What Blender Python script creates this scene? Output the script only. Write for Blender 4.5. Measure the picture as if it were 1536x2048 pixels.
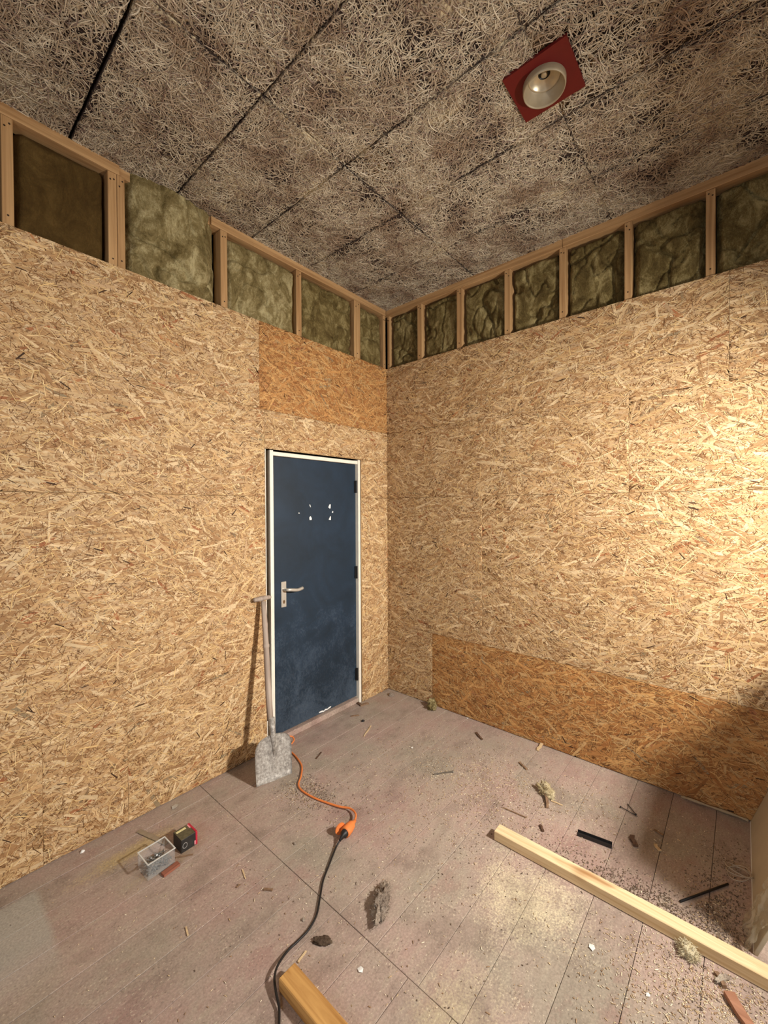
import bpy, math, random
import numpy as np
from mathutils import Vector, Matrix, noise as mnoise

for o in list(bpy.data.objects):
    bpy.data.objects.remove(o)
S = bpy.context.scene
COL = S.collection
RNG = np.random.default_rng(7)
random.seed(7)

# ------------------------------------------------------------------ camera
# world: room corner at the origin; door wall is y = 0 (x grows to the left),
# second wall is x = 0 (y grows to the right), floor z = 0
F_PX, YAW, PITCH, ROLL = 833.4, math.radians(220.733), math.radians(-0.691), math.radians(-0.293)
CAM = Vector((2.905, 2.461, 1.665))
fw = Vector((math.cos(PITCH) * math.cos(YAW), math.cos(PITCH) * math.sin(YAW), math.sin(PITCH)))
r0 = fw.cross(Vector((0, 0, 1))).normalized()
u0 = r0.cross(fw)
RT = r0 * math.cos(ROLL) + u0 * math.sin(ROLL)
UP = -r0 * math.sin(ROLL) + u0 * math.cos(ROLL)
cd = bpy.data.cameras.new('camera')
cd.sensor_fit = 'VERTICAL'; cd.sensor_height = 36.0
cd.lens = F_PX / 2048 * 36.0
cd.clip_start = 0.02
cam = bpy.data.objects.new('camera', cd)
COL.objects.link(cam)
M3 = Matrix((RT, UP, -fw)).transposed()
cam.matrix_world = Matrix.Translation(CAM) @ M3.to_4x4()
S.camera = cam

def pray(px, py):
    return fw * F_PX + RT * (px - 768) - UP * (py - 1024)
def fl(px, py, z=0.0):
    d = pray(px, py); t = (z - CAM.z) / d.z
    return CAM + d * t
def lw(px, py, y=0.0):
    d = pray(px, py); t = (y - CAM.y) / d.y
    return CAM + d * t

# ------------------------------------------------------------------ light and exposure
LAMP = Vector((0.95, 3.50, 2.05))
LAMP_TARGET = Vector((0.95, 0.0, 0.80))
LAMP_W = 87.0
LAMP_COL = (1.0, 0.955, 0.885)
WINDOW_FILL_W = 34.0
W = bpy.data.worlds.new('world'); S.world = W
W.use_nodes = True
W.node_tree.nodes['Background'].inputs[0].default_value = (0.75, 0.85, 1.0, 1)
W.node_tree.nodes['Background'].inputs[1].default_value = 1.0
vs = S.view_settings
vs.view_transform = 'Standard'; vs.look = 'None'; vs.gamma = 1.0; vs.use_curve_mapping = False
vs.exposure = 0.0
ROOM_X, ROOM_Y, H = 4.4, 4.4, 3.453

def area(name, loc, target, sx, sy, w, col, shape='RECTANGLE', spread=180):
    l = bpy.data.lights.new(name, 'AREA'); l.shape = shape; l.size = sx
    if shape in ('RECTANGLE', 'ELLIPSE'): l.size_y = sy
    l.energy = w; l.color = col; l.spread = math.radians(spread)
    o = bpy.data.objects.new(name, l); COL.objects.link(o)
    o.location = loc
    o.rotation_euler = (Vector(target) - Vector(loc)).to_track_quat('-Z', 'Y').to_euler()
    return o
# soft fill added behind the camera, set in an unseen, added window
area('window_fill_light', (ROOM_X - 0.03, 2.3, 1.75), (0, 2.3, 1.55), 1.5, 1.3, WINDOW_FILL_W, (0.93, 0.96, 1.0))

# ------------------------------------------------------------------ material helpers
def srgb(r, g, b):
    f = lambda c: (c / 255 / 12.92) if c / 255 <= 0.04045 else ((c / 255 + 0.055) / 1.055) ** 2.4
    return (f(r), f(g), f(b), 1.0)
class NT:
    def __init__(self, name):
        self.m = bpy.data.materials.new(name); self.m.use_nodes = True
        self.t = self.m.node_tree; self.n = self.t.nodes; self.l = self.t.links
        self.b = self.n['Principled BSDF']
    def add(self, typ, **kw):
        nd = self.n.new(typ)
        for k, v in kw.items():
            if k.startswith('_'): setattr(nd, k[1:], v)
        return nd
    def link(self, a, b): self.l.new(a, b)
    def pos(self, scale=(1, 1, 1), src='pos', offset=(0, 0, 0)):
        mp = self.n.new('ShaderNodeMapping')
        if src == 'pos':
            g = self.n.new('ShaderNodeNewGeometry'); self.link(g.outputs['Position'], mp.inputs[0])
        elif src == 'uv':
            g = self.n.new('ShaderNodeUVMap'); self.link(g.outputs[0], mp.inputs[0])
        else:
            g = self.n.new('ShaderNodeTexCoord'); self.link(g.outputs['Object'], mp.inputs[0])
        mp.inputs['Scale'].default_value = scale; mp.inputs['Location'].default_value = offset
        return mp.outputs[0]
    def noise(self, vec, scale, detail=3, rough=0.55, dist=0.0):
        nd = self.n.new('ShaderNodeTexNoise'); self.link(vec, nd.inputs['Vector'])
        nd.inputs['Scale'].default_value = scale; nd.inputs['Detail'].default_value = detail
        nd.inputs['Roughness'].default_value = rough; nd.inputs['Distortion'].default_value = dist
        return nd.outputs['Fac']
    def ramp(self, fac, stops, interp='LINEAR'):
        nd = self.n.new('ShaderNodeValToRGB'); self.link(fac, nd.inputs[0])
        cr = nd.color_ramp; cr.interpolation = interp
        while len(cr.elements) < len(stops): cr.elements.new(0.5)
        for e, (p, c) in zip(cr.elements, stops):
            e.position = p; e.color = c if len(c) == 4 else (*c, 1)
        return nd.outputs[0]
    def rampv(self, fac, a, b, lo=0.0, hi=1.0):
        nd = self.n.new('ShaderNodeMapRange'); self.link(fac, nd.inputs[0])
        nd.inputs[1].default_value = a; nd.inputs[2].default_value = b
        nd.inputs[3].default_value = lo; nd.inputs[4].default_value = hi
        return nd.outputs[0]
    def mix(self, fac, a, b, mode='MIX'):
        nd = self.n.new('ShaderNodeMix'); nd.data_type = 'RGBA'; nd.blend_type = mode
        for s, v in ((0, fac), (6, a), (7, b)):
            if hasattr(v, 'is_linked'): self.link(v, nd.inputs[s])
            else: nd.inputs[s].default_value = v
        return nd.outputs[2]
    def math(self, op, a, b=0.0, c=None):
        nd = self.n.new('ShaderNodeMath'); nd.operation = op
        for i, v in enumerate((a, b) if c is None else (a, b, c)):
            if hasattr(v, 'is_linked'): self.link(v, nd.inputs[i])
            else: nd.inputs[i].default_value = v
        return nd.outputs[0]
    def bump(self, h, strength=0.3, dist=0.002):
        nd = self.n.new('ShaderNodeBump'); self.link(h, nd.inputs['Height'])
        nd.inputs['Strength'].default_value = strength; nd.inputs['Distance'].default_value = dist
        self.link(nd.outputs[0], self.b.inputs['Normal'])
    def col(self, c):
        if hasattr(c, 'is_linked'): self.link(c, self.b.inputs['Base Color'])
        else: self.b.inputs['Base Color'].default_value = c
    def set(self, **kw):
        for k, v in kw.items(): self.b.inputs[k.replace('_', ' ')].default_value = v
        return self

def plain(name, c, rough=0.6, metal=0.0, var=0.12, scale=30, bump=0.0, src='obj', spec=0.4):
    t = NT(name)
    n = t.noise(t.pos(src=src), scale, 4)
    d = tuple(max(0, x * (1 - var)) for x in c[:3]) + (1,)
    e = tuple(min(1, x * (1 + var)) for x in c[:3]) + (1,)
    t.col(t.ramp(n, [(0.3, d), (0.7, e)]))
    t.set(Roughness=rough, Metallic=metal, Specular_IOR_Level=spec)
    if bump: t.bump(n, bump, 0.002)
    return t.m
def attr_mat(name, rough=0.7, grain=(25, 500), amt=0.28, spec=0.25):
    t = NT(name)
    a = t.add('ShaderNodeAttribute', _attribute_name='col')
    g = t.noise(t.pos((grain[0], grain[1], 1), 'uv'), 1.0, 3, 0.6)
    v = t.rampv(g, 0.25, 0.75, 1 - amt, 1 + amt * 0.5)
    cmb = t.add('ShaderNodeCombineColor')
    for i in range(3): t.link(v, cmb.inputs[i])
    t.col(t.mix(1.0, a.outputs['Color'], cmb.outputs[0], 'MULTIPLY'))
    t.set(Roughness=rough, Specular_IOR_Level=spec)
    return t.m
def timber(name, axis, light=(214, 172, 118), dark=(176, 128, 78), src='pos'):
    t = NT(name)
    sc = [38, 38, 38]; sc[axis] = 1.6
    n = t.noise(t.pos(tuple(sc), src), 1.0, 4, 0.6, 0.8)
    sc2 = [7, 7, 7]; sc2[axis] = 2.5
    n2 = t.noise(t.pos(tuple(sc2), src, (3, 1, 2)), 1.0, 2)
    c = t.ramp(n, [(0.32, srgb(*dark)), (0.62, srgb(*light))])
    k = t.ramp(n2, [(0.70, (1, 1, 1, 1)), (0.78, srgb(190, 150, 115))])
    t.col(t.mix(0.8, c, k, 'MULTIPLY'))
    t.set(Roughness=0.65, Specular_IOR_Level=0.25)
    t.bump(n, 0.12, 0.001)
    return t.m

M = {}
M['osb'] = attr_mat('oriented_strand_board')
M['fibre'] = None
M['stud'] = timber('stud_pine', 2, (188, 150, 104), (152, 114, 74))
M['plate_x'] = timber('plate_pine_x', 0, (188, 150, 104), (152, 114, 74))
M['plate_y'] = timber('plate_pine_y', 1, (188, 150, 104), (152, 114, 74))
M['beam'] = timber('planed_pine', 1, (232, 210, 168), (206, 176, 130))
M['beam2'] = timber('planed_pine_tan', 1, (206, 160, 96), (164, 116, 62))
M['dark'] = plain('dark_gap', srgb(34, 28, 24), 0.9)
M['plaster'] = plain('plain_plaster', srgb(186, 168, 142), 0.85, scale=6)

# wood wool strands and plate
def fibre_mat():
    t = NT('wood_wool_strand')
    a = t.add('ShaderNodeAttribute', _attribute_name='col')
    n = t.noise(t.pos(), 5.0, 3, 0.6)
    d = t.ramp(n, [(0.34, srgb(206, 192, 186)), (0.56, (1, 1, 1, 1))])
    t.col(t.mix(1.0, a.outputs['Color'], d, 'MULTIPLY'))
    t.set(Roughness=0.85, Specular_IOR_Level=0.15)
    return t.m
def plate_mat():
    t = NT('wood_wool_board')
    p = t.pos()
    big = t.noise(p, 3.2, 2, 0.5); fine = t.noise(p, 75, 3, 0.6, 0.6)
    m = t.math('ADD', t.math('MULTIPLY', big, 0.62), t.math('MULTIPLY', fine, 0.42))
    c = t.ramp(m, [(0.50, srgb(58, 48, 44)), (0.55, srgb(130, 114, 98)), (0.60, srgb(210, 194, 160))])
    t.col(c); t.set(Roughness=0.95, Specular_IOR_Level=0.1)
    t.bump(fine, 0.6, 0.004)
    return t.m
M['fibre'] = fibre_mat(); M['woolboard'] = plate_mat()

def wool_mat(name, c1, c2, c3):
    t = NT(name)
    p = t.pos()
    n = t.noise(t.pos((11, 11, 7)), 1.0, 8, 0.72, 0.7); f = t.noise(t.pos((150, 150, 90)), 1.0, 5, 0.75, 1.0)
    m = t.math('ADD', t.math('MULTIPLY', n, 0.7), t.math('MULTIPLY', f, 0.3))
    t.col(t.ramp(m, [(0.38, srgb(*c1)), (0.5, srgb(*c2)), (0.62, srgb(*c3))]))
    t.set(Roughness=0.95, Specular_IOR_Level=0.1)
    t.bump(t.math('ADD', f, t.math('MULTIPLY', n, 1.6)), 0.7, 0.009)
    return t.m
M['wool'] = wool_mat('mineral_wool', (72, 58, 32), (112, 96, 58), (166, 150, 104))
M['wool_brown'] = wool_mat('mineral_wool_brown', (70, 52, 26), (86, 66, 34), (102, 80, 44))
M['wool_light'] = wool_mat('mineral_wool_pale', (88, 74, 42), (136, 120, 80), (192, 178, 134))

def floor_mat():
    t = NT('worn_floor_paint')
    p = t.pos()
    info = t.add('ShaderNodeObjectInfo')
    n1 = t.noise(p, 1.7, 4, 0.6); n2 = t.noise(t.pos((9, 34, 9)), 1.0, 4, 0.65); n3 = t.noise(p, 130, 3, 0.7)
    n4 = t.noise(t.pos((6, 6, 6), 'pos', (5, 2, 0)), 1.0, 5, 0.7)
    base = t.ramp(n1, [(0.36, srgb(160, 148, 132)), (0.46, srgb(170, 152, 138)), (0.58, srgb(174, 150, 138)), (0.68, srgb(158, 132, 122))])
    base = t.mix(t.rampv(n2, 0.5, 0.72, 0, 0.55), base, srgb(178, 166, 146))
    base = t.mix(t.rampv(n2, 0.28, 0.42, 0.35, 0.0), base, srgb(120, 100, 92))
    def spot(cx, cy, sx, sy):
        sub = t.add('ShaderNodeMapping', _vector_type='POINT')
        g = t.add('ShaderNodeNewGeometry'); t.link(g.outputs['Position'], sub.inputs[0])
        sub.inputs['Scale'].default_value = (1 / sx, 1 / sy, 0)
        sub.inputs['Location'].default_value = (-cx / sx, -cy / sy, 0)
        ln = t.add('ShaderNodeVectorMath', _operation='LENGTH'); t.link(sub.outputs[0], ln.inputs[0])
        return t.rampv(ln.outputs['Value'], 0.0, 1.0, 1.0, 0.0)
    def stain(base, sp, thr, col, amt):
        m = t.math('ADD', sp, t.math('MULTIPLY', t.math('SUBTRACT', n4, 0.5), 1.1))
        m = t.math('ADD', m, t.math('MULTIPLY', t.math('SUBTRACT', n3, 0.5), 1.3))
        return t.mix(t.rampv(m, thr, thr + 0.5, 0, amt), base, col)
    base = stain(base, spot(1.20, 1.76, 0.46, 0.46), 0.50, srgb(222, 210, 172), 0.7)
    base = stain(base, spot(1.75, 1.75, 0.40, 0.35), 0.55, srgb(190, 178, 142), 0.6)
    base = stain(base, spot(2.18, 0.22, 0.42, 0.09), 0.35, srgb(182, 160, 112), 0.8)
    base = stain(base, spot(2.10, 0.42, 0.35, 0.10), 0.45, srgb(150, 128, 92), 0.7)
    base = stain(base, spot(0.95, 1.1, 0.9, 0.8), 0.75, srgb(170, 154, 134), 0.6)
    n5 = t.noise(t.pos((3.1, 4.3, 3), 'pos', (1, 7, 0)), 1.0, 6, 0.72)
    base = t.mix(t.rampv(n5, 0.50, 0.66, 0, 0.6), base, srgb(128, 112, 100))
    base = t.mix(t.rampv(n5, 0.46, 0.34, 0, 0.5), base, srgb(160, 126, 116))
    flk = t.noise(t.pos((90, 150, 90)), 1.0, 2, 0.5)
    base = t.mix(t.rampv(t.math('ADD', flk, t.math('MULTIPLY', n4, 0.35)), 0.82, 0.90, 0, 0.7), base, srgb(214, 200, 176))
    base = t.mix(t.rampv(t.math('SUBTRACT', flk, t.math('MULTIPLY', n4, 0.3)), 0.20, 0.12, 0, 0.55), base, srgb(96, 80, 70))
    # pale rectangle: a patch of daylight painted into the floor colour
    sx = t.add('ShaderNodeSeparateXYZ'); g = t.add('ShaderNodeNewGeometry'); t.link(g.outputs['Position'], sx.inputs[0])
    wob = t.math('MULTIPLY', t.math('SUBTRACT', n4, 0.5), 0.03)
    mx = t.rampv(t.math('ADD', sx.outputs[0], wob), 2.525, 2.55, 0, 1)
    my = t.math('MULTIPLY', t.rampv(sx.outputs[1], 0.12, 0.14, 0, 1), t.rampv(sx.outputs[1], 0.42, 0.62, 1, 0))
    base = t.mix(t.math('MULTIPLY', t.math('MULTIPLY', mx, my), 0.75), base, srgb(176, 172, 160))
    v = t.rampv(n3, 0.3, 0.7, 0.74, 1.14)
    rv = t.math('MULTIPLY', v, t.rampv(info.outputs['Random'], 0, 1, 0.92, 1.06))
    cmb = t.add('ShaderNodeCombineColor')
    for i in range(3): t.link(rv, cmb.inputs[i])
    t.col(t.mix(1.0, base, cmb.outputs[0], 'MULTIPLY'))
    t.set(Roughness=0.62, Specular_IOR_Level=0.3)
    t.bump(t.math('ADD', n3, t.math('MULTIPLY', n2, 0.8)), 0.35, 0.002)
    return t.m
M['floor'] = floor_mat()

# ------------------------------------------------------------------ object helpers
def tag(o, label=None, cat=None, group=None, kind=None):
    if label: o['label'] = label
    if cat: o['category'] = cat
    if group: o['group'] = group
    if kind: o['kind'] = kind
    return o
def link(name, me, parent=None, mats=()):
    for m in mats:
        me.materials.append(m)
    o = bpy.data.objects.new(name, me); COL.objects.link(o)
    if parent is not None: o.parent = parent
    return o
def empty(name, loc=(0, 0, 0), rz=0.0):
    o = bpy.data.objects.new(name, None); COL.objects.link(o)
    o.location = loc; o.rotation_euler = (0, 0, rz); o.empty_display_size = 0.05
    return o
def mesh_np(name, verts, quads, cols=None, uvs=None, smooth=False):
    """verts (n,3), quads (m,4)"""
    me = bpy.data.meshes.new(name)
    v = np.asarray(verts, np.float32); q = np.asarray(quads, np.int32)
    me.vertices.add(len(v)); me.vertices.foreach_set('co', v.ravel())
    me.loops.add(q.size); me.loops.foreach_set('vertex_index', q.ravel())
    me.polygons.add(len(q))
    me.polygons.foreach_set('loop_start', np.arange(len(q), dtype=np.int32) * q.shape[1])
    me.polygons.foreach_set('loop_total', np.full(len(q), q.shape[1], np.int32))
    if smooth: me.polygons.foreach_set('use_smooth', np.ones(len(q), bool))
    me.update(calc_edges=True)
    if cols is not None:
        a = me.attributes.new('col', 'FLOAT_COLOR', 'POINT')
        c4 = np.ones((len(v), 4), np.float32); c4[:, :3] = cols
        a.data.foreach_set('color', c4.ravel())
    if uvs is not None:
        u = me.uv_layers.new(name='uv')
        u.data.foreach_set('uv', np.asarray(uvs, np.float32)[q.ravel()].ravel())
    return me
BQ = np.array([[0, 3, 2, 1], [4, 5, 6, 7], [0, 1, 5, 4], [1, 2, 6, 5], [2, 3, 7, 6], [3, 0, 4, 7]])
def box_v(x0, x1, y0, y1, z0, z1):
    return np.array([[x0, y0, z0], [x1, y0, z0], [x1, y1, z0], [x0, y1, z0],
                     [x0, y0, z1], [x1, y0, z1], [x1, y1, z1], [x0, y1, z1]], float)
def bbox_mesh(name, x0, x1, y0, y1, z0, z1, bev=0.0):
    import bmesh
    bm = bmesh.new()
    vs_ = [bm.verts.new(p) for p in box_v(x0, x1, y0, y1, z0, z1)]
    for f in BQ: bm.faces.new([vs_[i] for i in f])
    if bev: bmesh.ops.bevel(bm, geom=bm.edges[:], offset=bev, segments=1, affect='EDGES')
    me = bpy.data.meshes.new(name); bm.to_mesh(me); bm.free()
    return me
def box(name, a, b, mat, parent=None, bev=0.0):
    return link(name, bbox_mesh(name, a[0], b[0], a[1], b[1], a[2], b[2], bev), parent, [mat])
def pyd(name, verts, faces, mat, parent=None, smooth=False):
    me = bpy.data.meshes.new(name); me.from_pydata([tuple(v) for v in verts], [], [tuple(f) for f in faces])
    me.update()
    if smooth:
        for p in me.polygons: p.use_smooth = True
    return link(name, me, parent, [mat])
def smooth_path(pts, k=8):
    P = [Vector(p) for p in pts]; P = [P[0] * 2 - P[1]] + P + [P[-1] * 2 - P[-2]]
    out = []
    for i in range(1, len(P) - 2):
        a, b, c, d = P[i - 1:i + 3]
        for j in range(k):
            t = j / k
            out.append(0.5 * ((2 * b) + (c - a) * t + (2 * a - 5 * b + 4 * c - d) * t * t + (3 * b - a - 3 * c + d) * t ** 3))
    out.append(P[-2]); return out
def tube_geo(path, rad, n=8):
    path = [Vector(p) for p in path]
    R_ = rad if hasattr(rad, '__len__') else [rad] * len(path)
    V, Fc = [], []
    up = Vector((0.13, 0.07, 1)).normalized()
    for i, p in enumerate(path):
        t = (path[min(i + 1, len(path) - 1)] - path[max(i - 1, 0)]).normalized()
        if abs(t.dot(up)) > 0.95: ref = Vector((1, 0.1, 0))
        else: ref = up
        a = t.cross(ref).normalized(); b = a.cross(t)
        for j in range(n):
            th = 2 * math.pi * j / n
            V.append(p + (a * math.cos(th) + b * math.sin(th)) * R_[i])
    for i in range(len(path) - 1):
        for j in range(n):
            Fc.append((i * n + j, i * n + (j + 1) % n, (i + 1) * n + (j + 1) % n, (i + 1) * n + j))
    Fc.append(tuple(range(n))[::-1]); Fc.append(tuple((len(path) - 1) * n + j for j in range(n)))
    return V, Fc
def tube(name, path, rad, mat, parent=None, n=8, smooth=True):
    V, Fc = tube_geo(path, rad, n)
    return pyd(name, V, Fc, mat, parent, smooth)
def lathe(name, prof, mat, parent=None, n=40, smooth=True):
    V, Fc = [], []
    for r, z in prof:
        for j in range(n):
            a = 2 * math.pi * j / n; V.append((r * math.cos(a), r * math.sin(a), z))
    for i in range(len(prof) - 1):
        for j in range(n):
            Fc.append((i * n + j, i * n + (j + 1) % n, (i + 1) * n + (j + 1) % n, (i + 1) * n + j))
    return pyd(name, V, Fc, mat, parent, smooth)

# ================================================================== STRUCTURE
# ---- floor: subfloor slab with loose boards as parts
floor = box('floor', (-0.12, -0.14, -0.08), (ROOM_X, ROOM_Y, -0.024), M['dark']); tag(floor, kind='structure')
XJ = 1.752
left_lines = [-0.14, 0.122, 0.298, 0.482, 0.667, 0.838, 1.012, 1.195, 1.38, 1.57, 1.75, 1.94, 2.13, 2.32, 2.51, 2.7, 2.9, 3.1, 3.3, 3.5, 3.7, 3.9, 4.1, 4.39]
right_lines = [-0.14, 0.04, 0.24, 0.435, 0.63, 0.828, 1.013, 1.217, 1.41, 1.613, 1.782, 1.985, 2.165, 2.36, 2.55, 2.74, 2.93, 3.12, 3.31, 3.5, 3.7, 3.9, 4.1, 4.39]
def board(x0, x1, y0, y1):
    g = 0.0004 + RNG.random() * 0.0007; dz = RNG.uniform(-0.0016, 0.0)
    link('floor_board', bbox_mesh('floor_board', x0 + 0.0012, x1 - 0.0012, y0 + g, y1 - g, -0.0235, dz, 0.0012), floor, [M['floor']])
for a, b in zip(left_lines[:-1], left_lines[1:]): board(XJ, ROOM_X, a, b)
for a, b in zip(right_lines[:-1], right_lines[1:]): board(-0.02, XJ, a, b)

# ---- oriented strand board panels: every strand is geometry on the board's face
def lin(*c): return np.array(srgb(*c)[:3])
PAL = {
 'pale': ([(222, 193, 150), (208, 175, 130), (196, 159, 113), (180, 141, 97), (192, 159, 120), (166, 127, 86)], [3, 4, 4, 3, 2, 2]),
 'orange': ([(202, 154, 96), (190, 138, 82), (176, 124, 72), (162, 108, 60), (194, 156, 106)], [3, 4, 4, 3, 2]),
}
SMALL_D = [(112, 74, 40), (136, 92, 52), (92, 60, 34), (150, 104, 62), (128, 92, 60)]
SMALL_L = [(236, 206, 152), (226, 190, 130), (216, 178, 122)]
ODD = [(172, 114, 76), (158, 102, 66), (158, 134, 100), (146, 126, 96), (182, 126, 82)]
def strands(rects, tone, seed):
    rg = np.random.default_rng(seed)
    cols_p, wts = PAL[tone]; wts = np.array(wts, float) / sum(wts)
    cp = np.array([lin(*c) for c in cols_p]); cd_ = np.array([lin(*c) for c in SMALL_D]); cl = np.array([lin(*c) for c in SMALL_L]); co = np.array([lin(*c) for c in ODD])
    if tone == 'orange': cl = cl * np.array([0.86, 0.74, 0.62])
    OV, OC, OU = [], [], []
    fine = 1.25 if tone == 'orange' else 1.0
    layers = [  # density /m2, length, width, depth, kind
        (700, (0.09, 0.20), (0.016, 0.042), (0.0002, 0.0006), 'p', 0.5),
        (1100, (0.05, 0.13), (0.007, 0.022), (0.0006, 0.0010), 'p', 0.6),
        (34, (0.05, 0.14), (0.012, 0.028), (0.0010, 0.0012), 'o', 0.7),
        (1500 * fine, (0.02, 0.07), (0.002, 0.007), (0.0012, 0.0015), 'p', 0.75),
        (2200 * fine, (0.010, 0.055), (0.0010, 0.0030), (0.0015, 0.0018), 'd', 0.8),
        (420, (0.04, 0.16), (0.006, 0.024), (0.0018, 0.0020), 'p', 0.6),
        (900, (0.015, 0.06), (0.0010, 0.0030), (0.00201, 0.0021), 'd', 0.8),
        (3200, (0.003, 0.014), (0.0012, 0.0036), (0.00211, 0.00235), 'd', 1.2),
        (800, (0.015, 0.08), (0.0014, 0.005), (0.00236, 0.0026), 'l', 0.8),
        (16, (0.02, 0.05), (0.004, 0.008), (0.0026, 0.0027), 'k', 0.6)]
    for (u0_, u1_, v0_, v1_) in rects:
        A = (u1_ - u0_) * (v1_ - v0_)
        for dens, lr, wr, dr, kind, spread in layers:
            n = max(1, int(dens * A))
            c = np.stack([rg.uniform(u0_, u1_, n), rg.uniform(v0_, v1_, n)], 1)
            # strands mostly along the board with a slow drift of direction
            drift = 0.35 * np.sin(c[:, 0] * 3.1 + seed) * np.cos(c[:, 1] * 2.7 + 0.7 * seed)
            ang = drift + rg.normal(0, spread, n)
            L = rg.uniform(*lr, n) * 0.5; Wd = rg.uniform(*wr, n) * 0.5
            sk = rg.uniform(-0.7, 0.7, (n, 2)) * Wd[:, None] * 2
            ca, sa = np.cos(ang), np.sin(ang)
            lu = np.stack([-L + sk[:, 0], L + sk[:, 1], L - sk[:, 1], -L - sk[:, 0]], 1)
            tap = rg.uniform(0.5, 1.0, (n, 2))
            lv = np.stack([-Wd * tap[:, 0], -Wd * tap[:, 1], Wd * tap[:, 1], Wd * tap[:, 0]], 1)
            U = np.clip(c[:, :1] + lu * ca[:, None] - lv * sa[:, None], u0_, u1_)
            V = np.clip(c[:, 1:] + lu * sa[:, None] + lv * ca[:, None], v0_, v1_)
            d0 = rg.uniform(*dr, n)
            D = d0[:, None] + rg.uniform(-1, 1, (n, 4)) * 0.00012
            OV.append(np.stack([U, V, D], 2).reshape(-1, 3))
            if kind == 'p': cc = cp[rg.choice(len(cp), n, p=wts)]
            elif kind == 'o': cc = co[rg.integers(0, len(co), n)]
            elif kind == 'd': cc = cd_[rg.integers(0, len(cd_), n)]
            elif kind == 'l': cc = cl[rg.integers(0, len(cl), n)]
            else: cc = np.tile(lin(66, 44, 28), (n, 1))
            cc = cc * rg.uniform(0.86, 1.12, (n, 1))
            OC.append(np.repeat(cc, 4, 0))
            off = rg.uniform(0, 50, (n, 2))
            OU.append(np.stack([off[:, :1] + lu, off[:, 1:] + lv], 2).reshape(-1, 2))
    return np.concatenate(OV), np.concatenate(OC), np.concatenate(OU)

SEED = [100]
def osb(parent, wall, rects, tone='pale', detail=True, th=0.012):
    SEED[0] += 1
    g = 0.0007
    rects = [(a + g, b - g, c + g, d - g) for a, b, c, d in rects]
    to = (lambda p: np.stack([p[:, 0], p[:, 2], p[:, 1]], 1)) if wall == 'L' else (lambda p: np.stack([p[:, 2], p[:, 0], p[:, 1]], 1))
    base = lin(*PAL[tone][0][2])
    V, Q, C, U = [], [], [], []
    k = 0
    jit = 0.003 + RNG.uniform(-0.0012, 0.0012)
    for a, b, c, d in rects:
        bv = box_v(a, b, c, d, -th + 0.004, jit)     # u, v, depth
        V.append(bv); Q.append(BQ + k); C.append(np.tile(base, (8, 1))); U.append(bv[:, :2]); k += 8
    if detail:
        sv, sc_, su = strands(rects, tone, SEED[0])
        sv[:, 2] += jit
        n = len(sv) // 4
        V.append(sv); C.append(sc_); U.append(su)
        Q.append(np.arange(n * 4).reshape(n, 4) + k)
    me = mesh_np('osb_panel', to(np.concatenate(V)), np.concatenate(Q), np.concatenate(C), np.concatenate(U))
    return link('osb_panel', me, parent, [M['osb']])

wall_left = box('wall_left', (-0.3, -0.30, -0.08), (ROOM_X + 0.1, -0.145, H + 0.1), M['dark']); tag(wall_left, kind='structure')
wall_right = box('wall_right', (-0.30, -0.145, -0.08), (-0.125, ROOM_Y + 0.1, H + 0.1), M['dark']); tag(wall_right, kind='structure')
ZT = 2.918
DX0, DX1, DZ = 0.347, 1.288, 2.066
osb(wall_left, 'L', [(0.0, DX0, 0.0, 1.742)])
osb(wall_left, 'L', [(0.0, DX1, DZ, 2.33), (0.0, DX0, 1.742, DZ)])
osb(wall_left, 'L', [(0.0, 1.325, 2.33, ZT)], 'orange')
osb(wall_left, 'L', [(1.325, 3.5, 2.33, ZT)])
osb(wall_left, 'L', [(DX1, 3.5, 1.742, 2.33)])
osb(wall_left, 'L', [(DX1, 3.5, 0.60, 1.742)])
osb(wall_left, 'L', [(DX1, 2.136, 0.003, 0.60)])
osb(wall_left, 'L', [(2.136, 2.49, 0.003, 0.60)])
osb(wall_left, 'L', [(2.49, 3.5, 0.003, 0.60)])
osb(wall_left, 'L', [(3.5, ROOM_X, 0.003, ZT)], detail=False)
osb(wall_right, 'R', [(0.004, 0.49, 0.003, 0.602)])
osb(wall_right, 'R', [(0.49, 2.93, 0.003, 0.602)], 'orange')
osb(wall_right, 'R', [(0.004, 0.95, 0.602, 1.745)])
osb(wall_right, 'R', [(0.95, 3.39, 0.602, 1.745)])
osb(wall_right, 'R', [(0.004, 1.934, 1.745, 2.33)])
osb(wall_right, 'R', [(1.934, 3.39, 1.745, 2.33)])
osb(wall_right, 'R', [(0.004, 2.402, 2.33, ZT)])
osb(wall_right, 'R', [(2.402, 3.39, 2.33, ZT)])
osb(wall_right, 'R', [(2.93, ROOM_Y, 0.003, 0.602)], 'orange', detail=False)
osb(wall_right, 'R', [(3.39, ROOM_Y, 0.602, ZT)], detail=False)

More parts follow.
